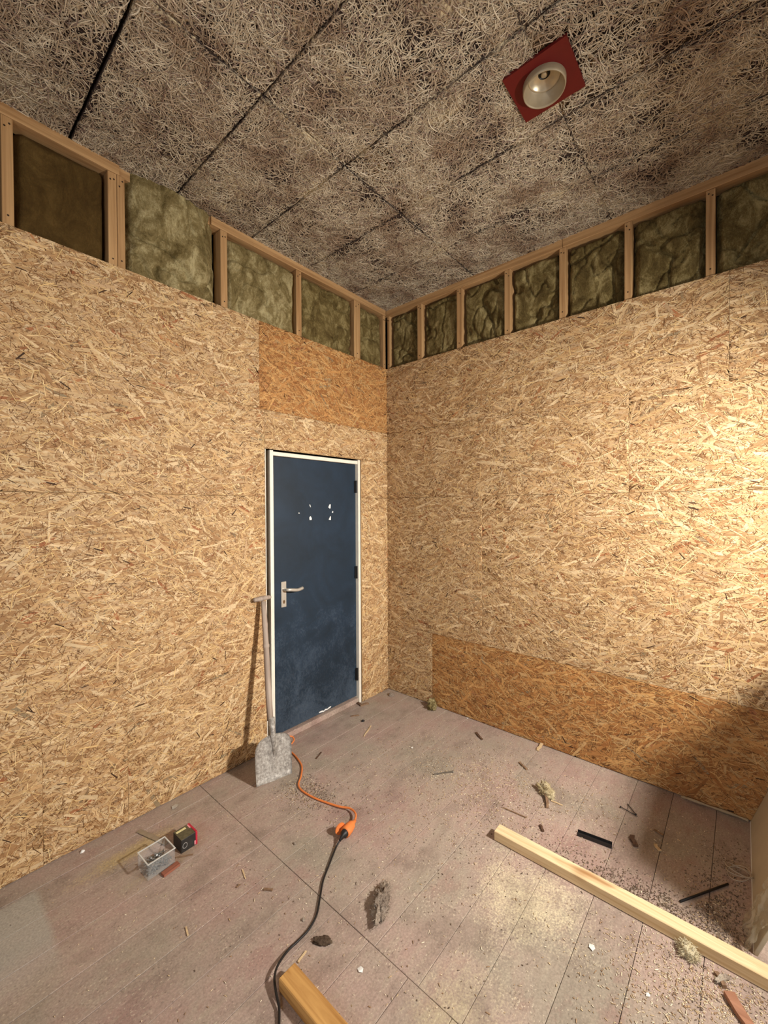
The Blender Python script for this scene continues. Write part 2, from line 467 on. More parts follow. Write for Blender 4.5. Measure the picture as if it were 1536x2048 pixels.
# ---- studs and top plates
YF = -0.008
def stud_l(x0, x1, zt=3.398): box('stud', (x0, -0.10, 2.70), (x1, YF + RNG.uniform(-.002, .002), zt), M['stud'], wall_left, 0.002)
def stud_r(y0, y1, zt=3.392): box('stud', (-0.10, y0, 2.70), (YF + RNG.uniform(-.002, .002), y1, zt), M['stud'], wall_right, 0.002)
LS = [(0.003, 0.036), (0.336, 0.410), (0.955, 1.002), (1.540, 1.584), (2.114, 2.149), (2.1505, 2.191), (2.556, 2.597), (3.0, 3.045), (3.6, 3.645), (4.2, 4.245)]
RS = [(0.004, 0.03), (0.340, 0.388), (0.727, 0.773), (1.128, 1.176), (1.518, 1.561), (1.905, 1.944), (2.300, 2.342), (2.70, 2.745), (3.1, 3.145), (3.5, 3.545), (3.9, 3.945)]
for a, b in LS: stud_l(a, b)
for a, b in RS: stud_r(a, b)
box('top_plate', (2.137, -0.10, 3.399), (ROOM_X, YF + 0.002, 3.451), M['plate_x'], wall_left, 0.002)
box('top_plate', (1.645, -0.10, 3.401), (2.1355, YF - 0.012, 3.451), M['plate_x'], wall_left, 0.002)
box('top_plate', (0.003, -0.10, 3.399), (1.643, YF + 0.003, 3.451), M['plate_x'], wall_left, 0.002)
box('top_plate', (-0.10, -0.09, 3.393), (YF + 0.002, 1.54, 3.451), M['plate_y'], wall_right, 0.002)
box('top_plate', (-0.10, 1.542, 3.393), (YF + 0.004, ROOM_Y, 3.451), M['plate_y'], wall_right, 0.002)

# ---- mineral wool batts in every bay
def batt(parent, wall, a, b, seed, mat, z0=2.70, z1=3.395, bulge=0.0, rough=1.0, inset=0.004, flop=False, depth=-0.022):
    res = 0.009
    nu, nv = max(6, int((b - a) / res)), int((z1 - z0) / res)
    V = []
    a += inset; b -= inset
    for j in range(nv + 1):
        for i in range(nu + 1):
            s, t = i / nu, j / nv
            u, z = a + (b - a) * s, z0 + (z1 - z0) * t
            q = Vector((u * 4.5 + seed * 13.7, z * 3.4 + u * 1.5, seed * 3.1))
            n1 = mnoise.noise(q); n2 = mnoise.noise(q * 2.7 + Vector((5, n1 * 1.5, 0))); n3 = mnoise.noise(q * 7.5)
            rid = 1 - abs(mnoise.noise(Vector((u * 3.0 + seed * 5.3 + n2 * 0.25, z * 4.5 + n1 * 0.9, 2.2)))) * 2
            rid2 = 1 - abs(mnoise.noise(Vector((u * 7.0 + seed * 2.3 + n1 * 0.5, z * 5.0 - u * 4.0 + n2 * 0.5, 7.7)))) * 2
            crease = (-0.026 * (max(0, rid - 0.84) / 0.16) ** 1.3 - 0.014 * (max(0, rid2 - 0.86) / 0.14) ** 1.3) * rough
            e = min(s * (b - a), (1 - s) * (b - a)); e2 = (1 - t) * (z1 - z0)
            ed = -0.05 * max(0.0, 1 - e / (0.030 + 0.02 * n2)) ** 1.5
            if not flop: ed += -0.045 * max(0.0, 1 - e2 / (0.035 + 0.025 * n1)) ** 1.5
            d = depth + bulge * math.sin(math.pi * min(1, max(0, s))) ** 0.8 * (0.55 + 0.45 * t if flop else 1)
            d += rough * (0.018 * n1 + 0.007 * n2 + 0.004 * n3 + 0.003 * mnoise.noise(q * 17)) + crease + (ed if e < 0.06 or e2 < 0.07 else 0)
            if flop and s < 0.18: d -= 0.05 * (1 - s / 0.18)
            zz = z + 0.006 * n2 * rough
            d = min(d, 0.075); zz = min(zz, 3.449)
            if zz < 2.93 and d > -0.011: d = -0.011
            V.append((u, zz, d))
    V = np.array(V)
    idx = np.arange((nu + 1) * (nv + 1)).reshape(nv + 1, nu + 1)
    Q = np.stack([idx[:-1, :-1], idx[:-1, 1:], idx[1:, 1:], idx[1:, :-1]], -1).reshape(-1, 4)
    # closed back
    k = len(V); bk = np.array([[a, z0, -0.11], [b, z0, -0.11], [b, z1, -0.11], [a, z1, -0.11]]); V = np.concatenate([V, bk])
    Q = np.concatenate([Q, [[k, k + 3, k + 2, k + 1]]])
    P = np.stack([V[:, 0], V[:, 2], V[:, 1]], 1) if wall == 'L' else np.stack([V[:, 2], V[:, 0], V[:, 1]], 1)
    return link('insulation_batt', mesh_np('insulation_batt', P, Q, smooth=True), parent, [mat])
bl = [(0.036, 0.336, 'wool', {}), (0.410, 0.955, 'wool', {}), (1.002, 1.540, 'wool_light', {'rough': 0.9, 'bulge': 0.006}),
      (1.584, 2.114, 'wool_light', {'bulge': 0.055, 'rough': 1.15, 'flop': True, 'z1': 3.447}),
      (2.191, 2.556, 'wool_brown', {'rough': 0.18, 'depth': -0.028}), (2.597, 3.0, 'wool_brown', {'rough': 0.3}), (3.045, 3.6, 'wool', {}), (3.645, 4.2, 'wool', {})]
for i, (a, b, m, kw) in enumerate(bl): batt(wall_left, 'L', a, b, i + 1, M[m], **kw)
for i in range(len(RS) - 1):
    batt(wall_right, 'R', RS[i][1], RS[i + 1][0], i + 21, M['wool'], rough=1.25, inset=0.003, depth=-0.03)

# ---- ceiling of wood wool cement boards
ceiling = box('ceiling', (-0.3, -0.3, H + 0.03), (ROOM_X + 0.1, ROOM_Y + 0.1, H + 0.08), M['dark']); tag(ceiling, kind='structure')
def wool_panel_mesh(a, b, seed, hole=None):
    rg = np.random.default_rng(seed)
    n = int(14000 * a * b); NP = 6
    c = np.stack([rg.uniform(0.004, a - 0.004, n), rg.uniform(0.004, b - 0.004, n)], 1)
    keep = np.array([mnoise.noise(Vector((x * 5 + seed * 9.1, y * 5, 0.3))) for x, y in c])
    sel = rg.random(n) < np.clip(0.66 + 0.6 * keep, 0.40, 0.95)
    c = c[sel]; n = len(c); keep = keep[sel]
    th = rg.uniform(0, 2 * np.pi, n) ; kap = rg.normal(0, 14, n); L = rg.uniform(0.035, 0.095, n)
    wd = rg.uniform(0.0009, 0.0018, n); z0 = rg.uniform(-0.0085, -0.001, n)
    P = np.zeros((n, NP, 2)); P[:, 0] = c
    T = np.zeros((n, NP, 2))
    for i in range(NP):
        a_ = th + kap * L * (i / (NP - 1))
        T[:, i] = np.stack([np.cos(a_), np.sin(a_)], 1)
        if i: P[:, i] = P[:, i - 1] + T[:, i - 1] * (L / (NP - 1))[:, None]
    if hole:
        ok = ~((np.abs(P[..., 0] - hole[0]) < hole[2]) & (np.abs(P[..., 1] - hole[1]) < hole[2])).any(1)
        P, T, wd, z0 = P[ok], T[ok], wd[ok], z0[ok]; n = len(P)
    N_ = np.stack([-T[..., 1], T[..., 0]], -1)
    zz = z0[:, None] + 0.004 * np.sin(np.linspace(0, np.pi, NP))[None] * rg.uniform(-1, 1, (n, 1))
    zz = np.clip(zz, -0.010, -0.0004)
    A_ = P + N_ * wd[:, None, None]; B_ = P - N_ * wd[:, None, None]
    A3 = np.concatenate([A_, zz[..., None]], -1); B3 = np.concatenate([B_, (zz + rg.uniform(-.0012, .0012, (n, 1)))[..., None]], -1)
    V = np.stack([A3, B3], 2)          # n, NP, 2, 3
    V[..., 0] = np.clip(V[..., 0], 0.0015, a - 0.0015); V[..., 1] = np.clip(V[..., 1], 0.0015, b - 0.0015)
    idx = np.arange(n * NP * 2).reshape(n, NP, 2)
    Q = np.stack([idx[:, :-1, 0], idx[:, 1:, 0], idx[:, 1:, 1], idx[:, :-1, 1]], -1).reshape(-1, 4)
    pal = np.array([lin(212, 200, 176), lin(200, 186, 160), lin(186, 170, 146), lin(222, 210, 186), lin(160, 140, 126), lin(134, 114, 104)])
    w = np.array([4, 4, 3, 2, 1.2, 0.8]); w /= w.sum()
    C = pal[rg.choice(len(pal), n, p=w)] * rg.uniform(0.85, 1.1, (n, 1))
    C = np.repeat(C, NP * 2, 0)
    V = V.reshape(-1, 3)
    me = mesh_np('wood_wool', V, Q, C)
    return me
LCX, LCY = 1.118, 1.822
xl = [-0.09, 0.425, 0.897, 1.366, 1.857, 2.349, 2.84, 3.33, 3.82, 4.31]
yl = [-0.09, 0.877, 1.832, 2.79, 3.75, 4.5]
gw = {0.425: 0.0026, 0.897: 0.003, 1.366: 0.0034, 1.857: 0.0036, 2.349: 0.006, 0.877: 0.0042, 1.832: 0.0002}
wool_mesh = [wool_panel_mesh(0.482, 0.948, 500 + i) for i in range(5)]
for i in range(len(xl) - 1):
    for j in range(len(yl) - 1):
        x0, x1, y0, y1 = xl[i] + gw.get(xl[i], .0025), xl[i + 1] - gw.get(xl[i + 1], .0025), yl[j] + gw.get(yl[j], .0025), yl[j + 1] - gw.get(yl[j + 1], .0025)
        x0, y0, x1, y1 = max(x0, -0.09), max(y0, -0.09), min(x1, ROOM_X), min(y1, ROOM_Y)
        if x1 - x0 < 0.02: continue
        lamp_here = x0 < LCX < x1 and j in (1, 2)
        if lamp_here:       # boards are cut out around the recessed lamp
            hx0, hx1 = LCX - 0.085 - x0, LCX + 0.085 - x0
            hy0, hy1 = max(0.0, LCY - 0.085 - y0), min(y1 - y0, LCY + 0.085 - y0)
            X, Y = x1 - x0, y1 - y0
            rr = [(0, hx0, 0, Y), (hx1, X, 0, Y)] + ([(hx0, hx1, 0, hy0)] if hy0 > 0 else []) + ([(hx0, hx1, hy1, Y)] if hy1 < Y else [])
            me = mesh_np('ceiling_board', np.concatenate([box_v(*r_, 0.0, 0.028) for r_ in rr]), np.concatenate([BQ + 8 * q for q in range(len(rr))]))
            wm = wool_panel_mesh(X, Y, 600 + j, (LCX - x0, LCY - y0, 0.110))
        else:
            me = bbox_mesh('ceiling_board', 0, x1 - x0, 0, y1 - y0, 0.0, 0.028, 0.002)
            wm = wool_mesh[(i * 3 + j * 2 + i * j) % 5]
        bd = link('ceiling_board', me, ceiling, [M['woolboard']]); bd.location = (x0, y0, H + 0.001)
        if not wm.materials: wm.materials.append(M['fibre'])
        f = link('wood_wool', wm, bd); f['kind'] = 'stuff'
        if lamp_here: continue
        sx, sy = (x1 - x0) / 0.482, (y1 - y0) / 0.948
        if (i + j) % 2: f.location = (x1 - x0, y1 - y0, 0); f.rotation_euler = (0, 0, math.pi)
        f.scale = (sx, sy, 1)

# ---- the two walls behind the camera, one with a window added for the fill light
wb = box('wall_side', (-0.3, ROOM_Y, -0.08), (ROOM_X + 0.1, ROOM_Y + 0.12, H + 0.1), M['plaster']); tag(wb, kind='structure')
WY0, WY1, WZ0, WZ1 = 1.5, 3.1, 1.05, 2.45
V, Q = [], []
for k, (y0, y1, z0, z1) in enumerate([(-0.14, WY0, -0.08, H + .1), (WY1, ROOM_Y, -0.08, H + .1), (WY0, WY1, -0.08, WZ0), (WY0, WY1, WZ1, H + .1)]):
    V.append(box_v(ROOM_X, ROOM_X + 0.16, y0, y1, z0, z1)); Q.append(BQ + 8 * k)
wk = link('wall_back', mesh_np('wall_back', np.concatenate(V), np.concatenate(Q)), None, [M['plaster']]); tag(wk, kind='structure')
white = plain('white_paint', srgb(226, 220, 208), 0.45, var=0.05)
glass = NT('window_glass_added'); glass.set(Roughness=0.02, Transmission_Weight=1.0, IOR=1.45); glass.col((0.95, 0.97, 1, 1))
win = empty('window_added_1', (ROOM_X + 0.06, (WY0 + WY1) / 2, WZ0)); tag(win, kind='structure')
hw, hh = (WY1 - WY0) / 2, WZ1 - WZ0
for a, b in (((0, -hw, 0), (0.06, hw, 0.06)), ((0, -hw, hh - 0.06), (0.06, hw, hh)), ((0, -hw, 0.06), (0.06, -hw + 0.06, hh - 0.06)), ((0, hw - 0.06, 0.06), (0.06, hw, hh - 0.06)), ((0, -0.03, 0.06), (0.06, 0.03, hh - 0.06))):
    box('window_frame_added', a, b, white, win, 0.003)
for a, b in ((-hw + 0.06, -0.03), (0.03, hw - 0.06)):
    box('pane_added', (0.028, a, 0.06), (0.032, b, hh - 0.06), glass.m, win)

# ---- door
def door_paint():
    t = NT('blue_door_paint')
    p = t.pos()
    n = t.noise(p, 3.5, 5, 0.65, 0.5); f = t.noise(t.pos((60, 60, 40)), 1.0, 4, 0.75, 1.0)
    c = t.ramp(n, [(0.35, srgb(25, 39, 51)), (0.65, srgb(32, 49, 66))])
    sx = t.add('ShaderNodeSeparateXYZ'); g = t.add('ShaderNodeNewGeometry'); t.link(g.outputs['Position'], sx.inputs[0])
    low = t.rampv(sx.outputs[2], 0.1, 1.5, 0.17, -0.06)      # scuffs gather low on the leaf
    m = t.math('ADD', t.math('MULTIPLY', n, 0.5), t.math('MULTIPLY', f, 0.5))
    m = t.rampv(t.math('ADD', m, low), 0.58, 0.82, 0, 0.42)
    t.col(t.mix(m, c, srgb(96, 108, 120)))
    t.set(Roughness=0.5, Specular_IOR_Level=0.35)
    t.bump(f, 0.08, 0.001)
    return t.m
M['door'] = door_paint()
M['jamb'] = plain('cream_white_paint', srgb(232, 224, 208), 0.5, var=0.05, scale=20)
M['black'] = plain('black_metal', srgb(24, 22, 22), 0.5)
M['alu'] = plain('satin_aluminium', srgb(206, 200, 188), 0.38, metal=0.6, var=0.06)
M['chip'] = plain('bare_white', srgb(236, 234, 228), 0.6, var=0.03)
DY = -0.035
dx_ = lambda px, py: lw(px, py, DY).x
dz_ = lambda px, py: lw(px, py, DY).z
door = empty('door_1', (0.79, DY, 0.0)); tag(door, kind='structure')
def dbox(name, x0, x1, y0, y1, z0, z1, mat, parent=None, bev=0.0015):
    return box(name, (x0 - 0.79, y0 - DY, z0), (x1 - 0.79, y1 - DY, z1), mat, parent or door, bev)
leaf = dbox('leaf', 0.377, 1.2125, DY - 0.04, DY, 0.052, dz_(630, 921), M['door'])
dbox('jamb', 1.2135, 1.241, -0.142, -0.006, 0.0, 2.062, M['jamb'])
dbox('jamb', 0.3505, 0.376, -0.142, -0.004, 0.0, 2.064, M['jamb'])
dbox('head', 0.3765, 1.213, -0.142, -0.008, 2.027, 2.054, M['jamb'])
dbox('edge_strip', 1.2815, 1.2875, -0.030, 0.0065, 0.003, 2.064, M['jamb'], bev=0.001)
dbox('threshold', 0.3765, 1.213, -0.142, -0.012, 0.0, 0.040, M['floor'], bev=0.003)
for py in (974, 1143, 1345):
    z = dz_(717, py)
    h = dbox('hinge', 0.3775, 0.396, DY + 0.0002, DY + 0.012, z - 0.05, z + 0.05, M['black'], bev=0.002)
    V, Fc = tube_geo([(0.3845 - .79, 0.018, z - 0.052), (0.3845 - .79, 0.018, z + 0.052)], 0.0068, 8)
    pyd('hinge_knuckle', V, Fc, M['black'], h)
hx0, hx1, hz0, hz1 = dx_(571.5, 1180), dx_(561.5, 1180), dz_(567, 1214), dz_(567, 1163)
hp = dbox('handle_plate', hx0, hx1, DY + 0.0001, DY + 0.008, hz0, hz1, M['alu'], bev=0.002)
hc = (hx0 + hx1) / 2 - .79; hz = dz_(567, 1178)
P = smooth_path([(hc, 0.006, hz), (hc, 0.045, hz), (hc - 0.022, 0.056, hz - 0.002), (hc - 0.085, 0.055, hz - 0.012), (hc - 0.135, 0.050, hz - 0.006)], 5)
tube('lever', P, [0.010] * 6 + [0.012] * (len(P) - 6), M['alu'], hp, 10)
lk = pyd('keyhole', [(hc + 0.009 * math.cos(a), 0.0083, hz0 + 0.042 + (0.009 if math.sin(a) > 0 else 0.018) * math.sin(a)) for a in [k * math.pi / 8 for k in range(16)]], [tuple(range(16))], plain('brass_dark', srgb(110, 84, 54), 0.5, 0.5), hp)
for (px, py, w_, h_, sh) in [(659, 1013, 0.026, 0.034, 0), (620, 1012, 0.014, 0.022, 1), (621, 1036, 0.024, 0.030, 2), (659.5, 1036, 0.022, 0.032, 3), (598, 1026, 0.010, 0.010, 2), (665, 1024, 0.014, 0.014, 0)]:
    x, z = dx_(px, py), dz_(px, py)
    pts = [[(.5, -.2), (0, .5), (-.5, .5), (-.4, -.4), (-.1, -.5)], [(.5, .5), (-.2, .4), (-.5, -.5), (0, -.2)], [(.5, .1), (0, .5), (-.5, -.1), (-.4, -.5), (.4, -.5)], [(-.5, .5), (-.1, .3), (.5, -.4), (-.5, -.5)]][sh]
    Vv = [(x - .79 + p[0] * w_, 0.0008, z + p[1] * h_) for p in pts] + [(x - .79 + p[0] * w_, -0.002, z + p[1] * h_) for p in pts]
    n = len(pts)
    pyd('paint_chip', Vv, [tuple(range(n))] + [(i, (i + 1) % n, n + (i + 1) % n, n + i) for i in range(n)], M['chip'], leaf)
zz = [(638, 1432), (644, 1429), (648, 1429), (650, 1426), (655, 1425), (658, 1422), (662, 1420)]
Vv = []
for i, (px, py) in enumerate([(a, c - 7) for a, c in zz]): Vv += [(dx_(px, py) - .79, 0.0008, dz_(px, py) - 0.005 - 0.003 * (i % 2)), (dx_(px, py) - .79, 0.0008, dz_(px, py) + 0.004)]
pyd('paint_scrape', Vv, [(2 * i, 2 * i + 2, 2 * i + 3, 2 * i + 1) for i in range(len(zz) - 1)], M['chip'], leaf)
# ================================================================== OBJECTS
# ---- ceiling lamp on its red square
LC = Vector((1.118, 1.822, H - 0.008))
cl = empty('ceiling_lamp', LC); tag(cl, 'round metal ceiling lamp housing on a dark red square plate', 'lamp')
red = plain('dark_red_paint', srgb(98, 15, 12), 0.55, var=0.05)
housing = plain('dusty_cream_metal', srgb(160, 145, 118), 0.5, metal=0.1, var=0.06)
refl = plain('brushed_reflector', srgb(196, 184, 158), 0.35, metal=0.6, var=0.05)
NR = 48; V = []; Fc = []
for zc in (-0.006, 0.006):
    for k in range(NR):
        a = 2 * math.pi * k / NR; m = max(abs(math.cos(a)), abs(math.sin(a)))
        V += [(0.125 * math.cos(a) / m, 0.128 * math.sin(a) / m, zc), (0.0795 * math.cos(a), 0.0795 * math.sin(a), zc)]
for k in range(NR):
    a, b_ = 2 * k, 2 * ((k + 1) % NR); o2 = 2 * NR
    Fc += [(a, b_, b_ + 1, a + 1), (o2 + a + 1, o2 + b_ + 1, o2 + b_, o2 + a), (a, o2 + a, o2 + b_, b_), (a + 1, b_ + 1, o2 + b_ + 1, o2 + a + 1)]
pyd('backing_plate', V, Fc, red, cl)
lathe('housing', [(0.079, 0.007), (0.086, -0.0065), (0.0855, -0.026), (0.0835, -0.034), (0.080, -0.034), (0.078, -0.028), (0.066, 0.016), (0.064, 0.017)], housing, cl, 48)
lathe('reflector', [(0.064, 0.0165), (0.060, 0.014), (0.056, 0.018), (0.046, 0.027), (0.034, 0.032), (0.024, 0.034)], refl, cl, 48)
lathe('socket', [(0.0242, 0.0338), (0.023, 0.0368), (0.0, 0.0372)], M['black'], cl, 32)
lathe('socket_rim', [(0.013, 0.0366), (0.0125, 0.028), (0.009, 0.026), (0.0, 0.026)], refl, cl, 24)

# ---- work light that lights the room, on its tripod outside the frame
wl = empty('work_light', (LAMP.x + 0.0, LAMP.y + 0.14, 0)); tag(wl, 'floodlight on a black tripod standing right of the leaning sheet', 'lamp')
yel = plain('yellow_metal', srgb(210, 160, 30), 0.5)
tube('pole', [(0, 0, 0.30), (0, 0, LAMP.z - 0.10)], 0.014, M['black'], wl, 10)
for k in range(3):
    a = 2 * math.pi * k / 3 + 1.2
    tube('leg', [(0, 0, 0.62), (0.34 * math.cos(a), 0.34 * math.sin(a), 0.010)], 0.010, M['black'], wl, 8)
wl_dir = (LAMP_TARGET - LAMP).normalized()
hd = bpy.data.objects.new('lamp_head', bbox_mesh('lamp_head', -0.13, 0.13, -0.10, 0.10, 0.022, 0.08, 0.008)); hd.data.materials.append(yel)
COL.objects.link(hd); hd.parent = wl
hd.location = (0, -0.14, LAMP.z); hd.rotation_euler = wl_dir.to_track_quat('-Z', 'Y').to_euler()
led = NT('lit_led'); led.b.inputs['Emission Color'].default_value = (1, 0.9, 0.75, 1); led.b.inputs['Emission Strength'].default_value = 6.0
gl = link('lamp_glass', bbox_mesh('lamp_glass', -0.115, 0.115, -0.085, 0.085, 0.016, 0.0215), hd, [led.m])
tube('bracket', [(0, 0, LAMP.z - 0.10), (0, -0.05, LAMP.z - 0.115), (0, -0.09, LAMP.z - 0.09)], 0.010, M['black'], wl, 8)
area('work_light_beam', LAMP, LAMP_TARGET, 0.20, 0.15, LAMP_W, LAMP_COL, spread=134)

# ---- shovel leaning on the wall beside the door
def blade_mat():
    t = NT('galvanised_steel_worn')
    n = t.noise(t.pos(src='obj'), 60, 5, 0.7); n2 = t.noise(t.pos(src='obj'), 9, 3)
    m = t.math('ADD', t.math('MULTIPLY', n, 0.7), t.math('MULTIPLY', n2, 0.3))
    t.col(t.ramp(m, [(0.36, srgb(112, 106, 100)), (0.50, srgb(160, 154, 146)), (0.64, srgb(204, 200, 192))]))
    t.set(Roughness=0.6, Metallic=0.25); t.bump(n, 0.25, 0.002)
    return t.m
steel = blade_mat()
greywood = timber('weathered_handle', 2, (176, 160, 146), (134, 116, 102), 'obj')
SB = (fl(515, 1577) + fl(583, 1547)) / 2      # middle of the cutting edge
sh_x = (fl(515, 1577) - fl(583, 1547)).normalized()      # to the left in the photo
ST = Vector((lw(524, 1197, 0.035).x, 0.035, lw(524, 1197, 0.035).z))
ax = (ST - SB); SL = ax.length; ax.normalize()
sx_ = (sh_x - ax * sh_x.dot(ax)).normalized(); nz_ = sx_.cross(ax)
if nz_.y < 0: nz_ = -nz_
SMX = Matrix((sx_, nz_, ax)).transposed().to_4x4(); SMX.translation = SB
shov = empty('shovel'); shov.matrix_world = SMX
tag(shov, 'old grey steel shovel leaning against the wall beside the blue door', 'shovel')
# outline of the blade (half widths up the axis), local x = width, z = axis
prof = [(0.0, 0.114), (0.04, 0.116), (0.09, 0.117), (0.14, 0.118), (0.185, 0.118), (0.212, 0.114), (0.234, 0.102), (0.250, 0.084), (0.260, 0.060), (0.265, 0.030)]
V, Fc = [], []; NB = 14
for z, w_ in prof:
    for i in range(NB + 1):
        s = i / NB * 2 - 1
        ridge = 0.020 * math.exp(-(s * w_ / 0.016) ** 2) * max(0.0, min(1.0, (z - 0.04) / 0.16))
        curl = 0.016 * abs(s) ** 3 * min(1, z / 0.25 + 0.15)
        V.append((s * w_, ridge + curl - 0.004 + 0.02 * (z / 0.3) ** 2, z + (0.004 * abs(s) if z == 0 else 0)))
nb = len(V)
V += [(x, y - 0.0025, z) for x, y, z in V]
for j in range(len(prof) - 1):
    for i in range(NB):
        a = j * (NB + 1) + i; q = (a, a + 1, a + NB + 2, a + NB + 1)
        Fc.append(q); Fc.append(tuple(nb + k for k in q[::-1]))
rim = [i for i in range(NB + 1)] + [j * (NB + 1) + NB for j in range(1, len(prof))] + [(len(prof) - 1) * (NB + 1) + i for i in range(NB - 1, -1, -1)] + [j * (NB + 1) for j in range(len(prof) - 2, 0, -1)]
for a, b in zip(rim, rim[1:] + rim[:1]): Fc.append((a, b, nb + b, nb + a))
pyd('blade', V, Fc, steel, shov, True)
tube('socket', [(0, 0.014, 0.15), (0, 0.017, 0.22), (0, 0.018, 0.26), (0, 0.013, 0.36)], [0.004, 0.013, 0.018, 0.0205], steel, shov, 12)
hz = [0.345, 0.50, 0.60, 0.70, 0.78, 0.785, 0.80, 0.805, 0.90, 0.93, 0.945, 1.0, SL - 0.02]
hr = [0.0190, 0.0195, 0.0190, 0.0185, 0.018, 0.021, 0.021, 0.018, 0.0175, 0.0195, 0.0172, 0.017, 0.016]
tube('handle', smooth_path([(0.004 * math.sin(z * 5), 0.010 - 0.008 * math.sin(z * 3), z) for z in hz], 1), hr, greywood, shov, 12)
tube('grip', [(0.062, 0.006, SL - 0.008), (0.055, 0.006, SL - 0.006), (0.02, 0.004, SL - 0.003), (0, 0.004, SL - 0.001), (-0.02, 0.004, SL + 0.002), (-0.052, 0.006, SL + 0.004), (-0.060, 0.006, SL + 0.004)],
     [0.008, 0.014, 0.016, 0.018, 0.016, 0.013, 0.008], greywood, shov, 12)

# ---- orange extension cord from under the door
orange = plain('orange_rubber', srgb(224, 128, 66), 0.55, var=0.06)
pts = [(552, 1478), (572, 1473), (584, 1473), (588, 1480), (582, 1488), (569, 1494), (576, 1500), (588, 1509), (603, 1530), (602, 1552), (597, 1568), (603, 1580), (625, 1594), (650, 1604), (678, 1613), (700, 1617), (711, 1627), (710, 1640), (704, 1649)]
hz_ = [.047, .046, .036, .020, .010, .007] + [.006] * 8 + [.010, .016, .022, .024, .024]
ec = empty('extension_cord', fl(650, 1604)); tag(ec, 'orange extension cord with flap socket snaking from under the blue door', 'cord')
pts3 = [fl(x, y, h) for (x, y), h in zip(pts, hz_)]
pts3[0] = lw(556, 1476, -0.03); pts3[0].z = 0.047
o0 = ec.location.copy()
tube('cable', [p - o0 for p in smooth_path(pts3, 6)], 0.0052, orange, ec, 8)
A = fl(706, 1646, 0.026); B = fl(688, 1668, 0.028); dv = (B - A).normalized(); B = A + dv * 0.075
tube('socket_body', [A - dv * 0.02 - o0, A - o0, A + dv * 0.012 - o0, A + dv * 0.04 - o0, A + dv * 0.070 - o0, B - o0], [0.008, 0.011, 0.020, 0.025, 0.0265, 0.0255], orange, ec, 16)
side = dv.cross(Vector((0, 0, 1))).normalized()
if side.dot(RT) > 0: side = -side          # the flap hangs open on the left
fc = B + side * 0.034 - dv * 0.010 - o0
nrm = (side * 0.9 + dv * -0.35).normalized(); e1 = (dv - nrm * dv.dot(nrm)).normalized(); e2 = nrm.cross(e1)
V = []; n = 20
for d in (0.0, 0.005):
    for k in range(n):
        a = 2 * math.pi * k / n; V.append(fc + nrm * d + e1 * 0.030 * math.cos(a) + e2 * 0.0275 * math.sin(a))
pyd('socket_flap', V, [tuple(range(n)), tuple(range(2 * n - 1, n - 1, -1))] + [(k, (k + 1) % n, n + (k + 1) % n, n + k) for k in range(n)], orange, ec)
tube('flap_hinge', [A + dv * 0.03 + side * 0.018 - o0, fc - e1 * 0.022], 0.008, orange, ec, 8)

# ---- black cable plugged into it
blk = plain('black_rubber', srgb(30, 27, 26), 0.5, var=0.15)
pc = empty('power_cable', fl(630, 1830)); tag(pc, 'thin black cable with round plug running from the orange socket', 'cable')
o1 = pc.location.copy()
E1 = B + dv * 0.002
pts = [(672, 1695), (658, 1730), (646, 1762), (640, 1795), (633, 1830), (618, 1858), (598, 1880), (575, 1902), (556, 1930), (549, 1955), (552, 1985), (558, 2015), (558, 2048), (556, 2100), (560, 2180), (590, 2260)]
hh_ = [.010] + [.005] * 5 + [.006, .010, .020, .024, .018, .010] + [.006] * 4
P3 = [E1 + dv * 0.045 - Vector((0, 0, 0.008))] + [fl(x, y, h) for (x, y), h in zip(pts, hh_)]
tube('cable', [p - o1 for p in smooth_path(P3, 6)], 0.0042, blk, pc, 8)
tube('plug', [B - dv * 0.022 - o1, E1 - o1, E1 + dv * 0.012 - o1, E1 + dv * 0.022 - o1, E1 + dv * 0.046 - Vector((0, 0, 0.008)) - o1], [0.0195, 0.0195, 0.0185, 0.0085, 0.006], blk, pc, 14)

# ---- timbers
tb = box('timber_beam', (-0.031, -0.7, 0.0), (0.031, 0.7, 0.046), M['beam'], None, 0.002); tb.location = (0.960, 2.227, 0.0005)
tag(tb, 'long pale pine batten lying across the floor at lower right', 'timber')
t2 = box('timber_offcut', (-0.034, -0.45, 0.0), (0.034, 0.45, 0.046), M['beam2'], None, 0.003); t2.location = (2.0415, 1.707, 0.0005)
tag(t2, 'tan pine batten end beside the black cable at the bottom edge', 'timber')

# ---- clear plastic box of screws and its neighbours
clear = NT('clear_plastic'); clear.set(Roughness=0.12, IOR=1.35); clear.col((0.9, 0.92, 0.92, 1))
tr = clear.add('ShaderNodeBsdfTransparent'); tr.inputs[0].default_value = (0.985, 0.99, 0.99, 1)
mxs = clear.add('ShaderNodeMixShader'); mxs.inputs[0].default_value = 0.07
clear.link(tr.outputs[0], mxs.inputs[1]); clear.link(clear.b.outputs[0], mxs.inputs[2])
clear.link(mxs.outputs[0], clear.n['Material Output'].inputs['Surface'])
cb = empty('plastic_box', (2.146, 0.400, 0.001), 0.04); tag(cb, 'clear open plastic box half full of screws by the left wall', 'box')
hx, hy, hh2, th = 0.060, 0.054, 0.070, 0.0022
box('bottom', (-hx, -hy, 0.0), (hx, hy, th), clear.m, cb)
box('side', (-hx, -hy, th), (-hx + th, hy, hh2), clear.m, cb); box('side', (hx - th, -hy, th), (hx, hy, hh2), clear.m, cb)
box('side', (-hx + th, -hy, th), (hx - th, -hy + th, hh2), clear.m, cb); box('side', (-hx + th, hy - th, th), (hx - th, hy, hh2), clear.m, cb)
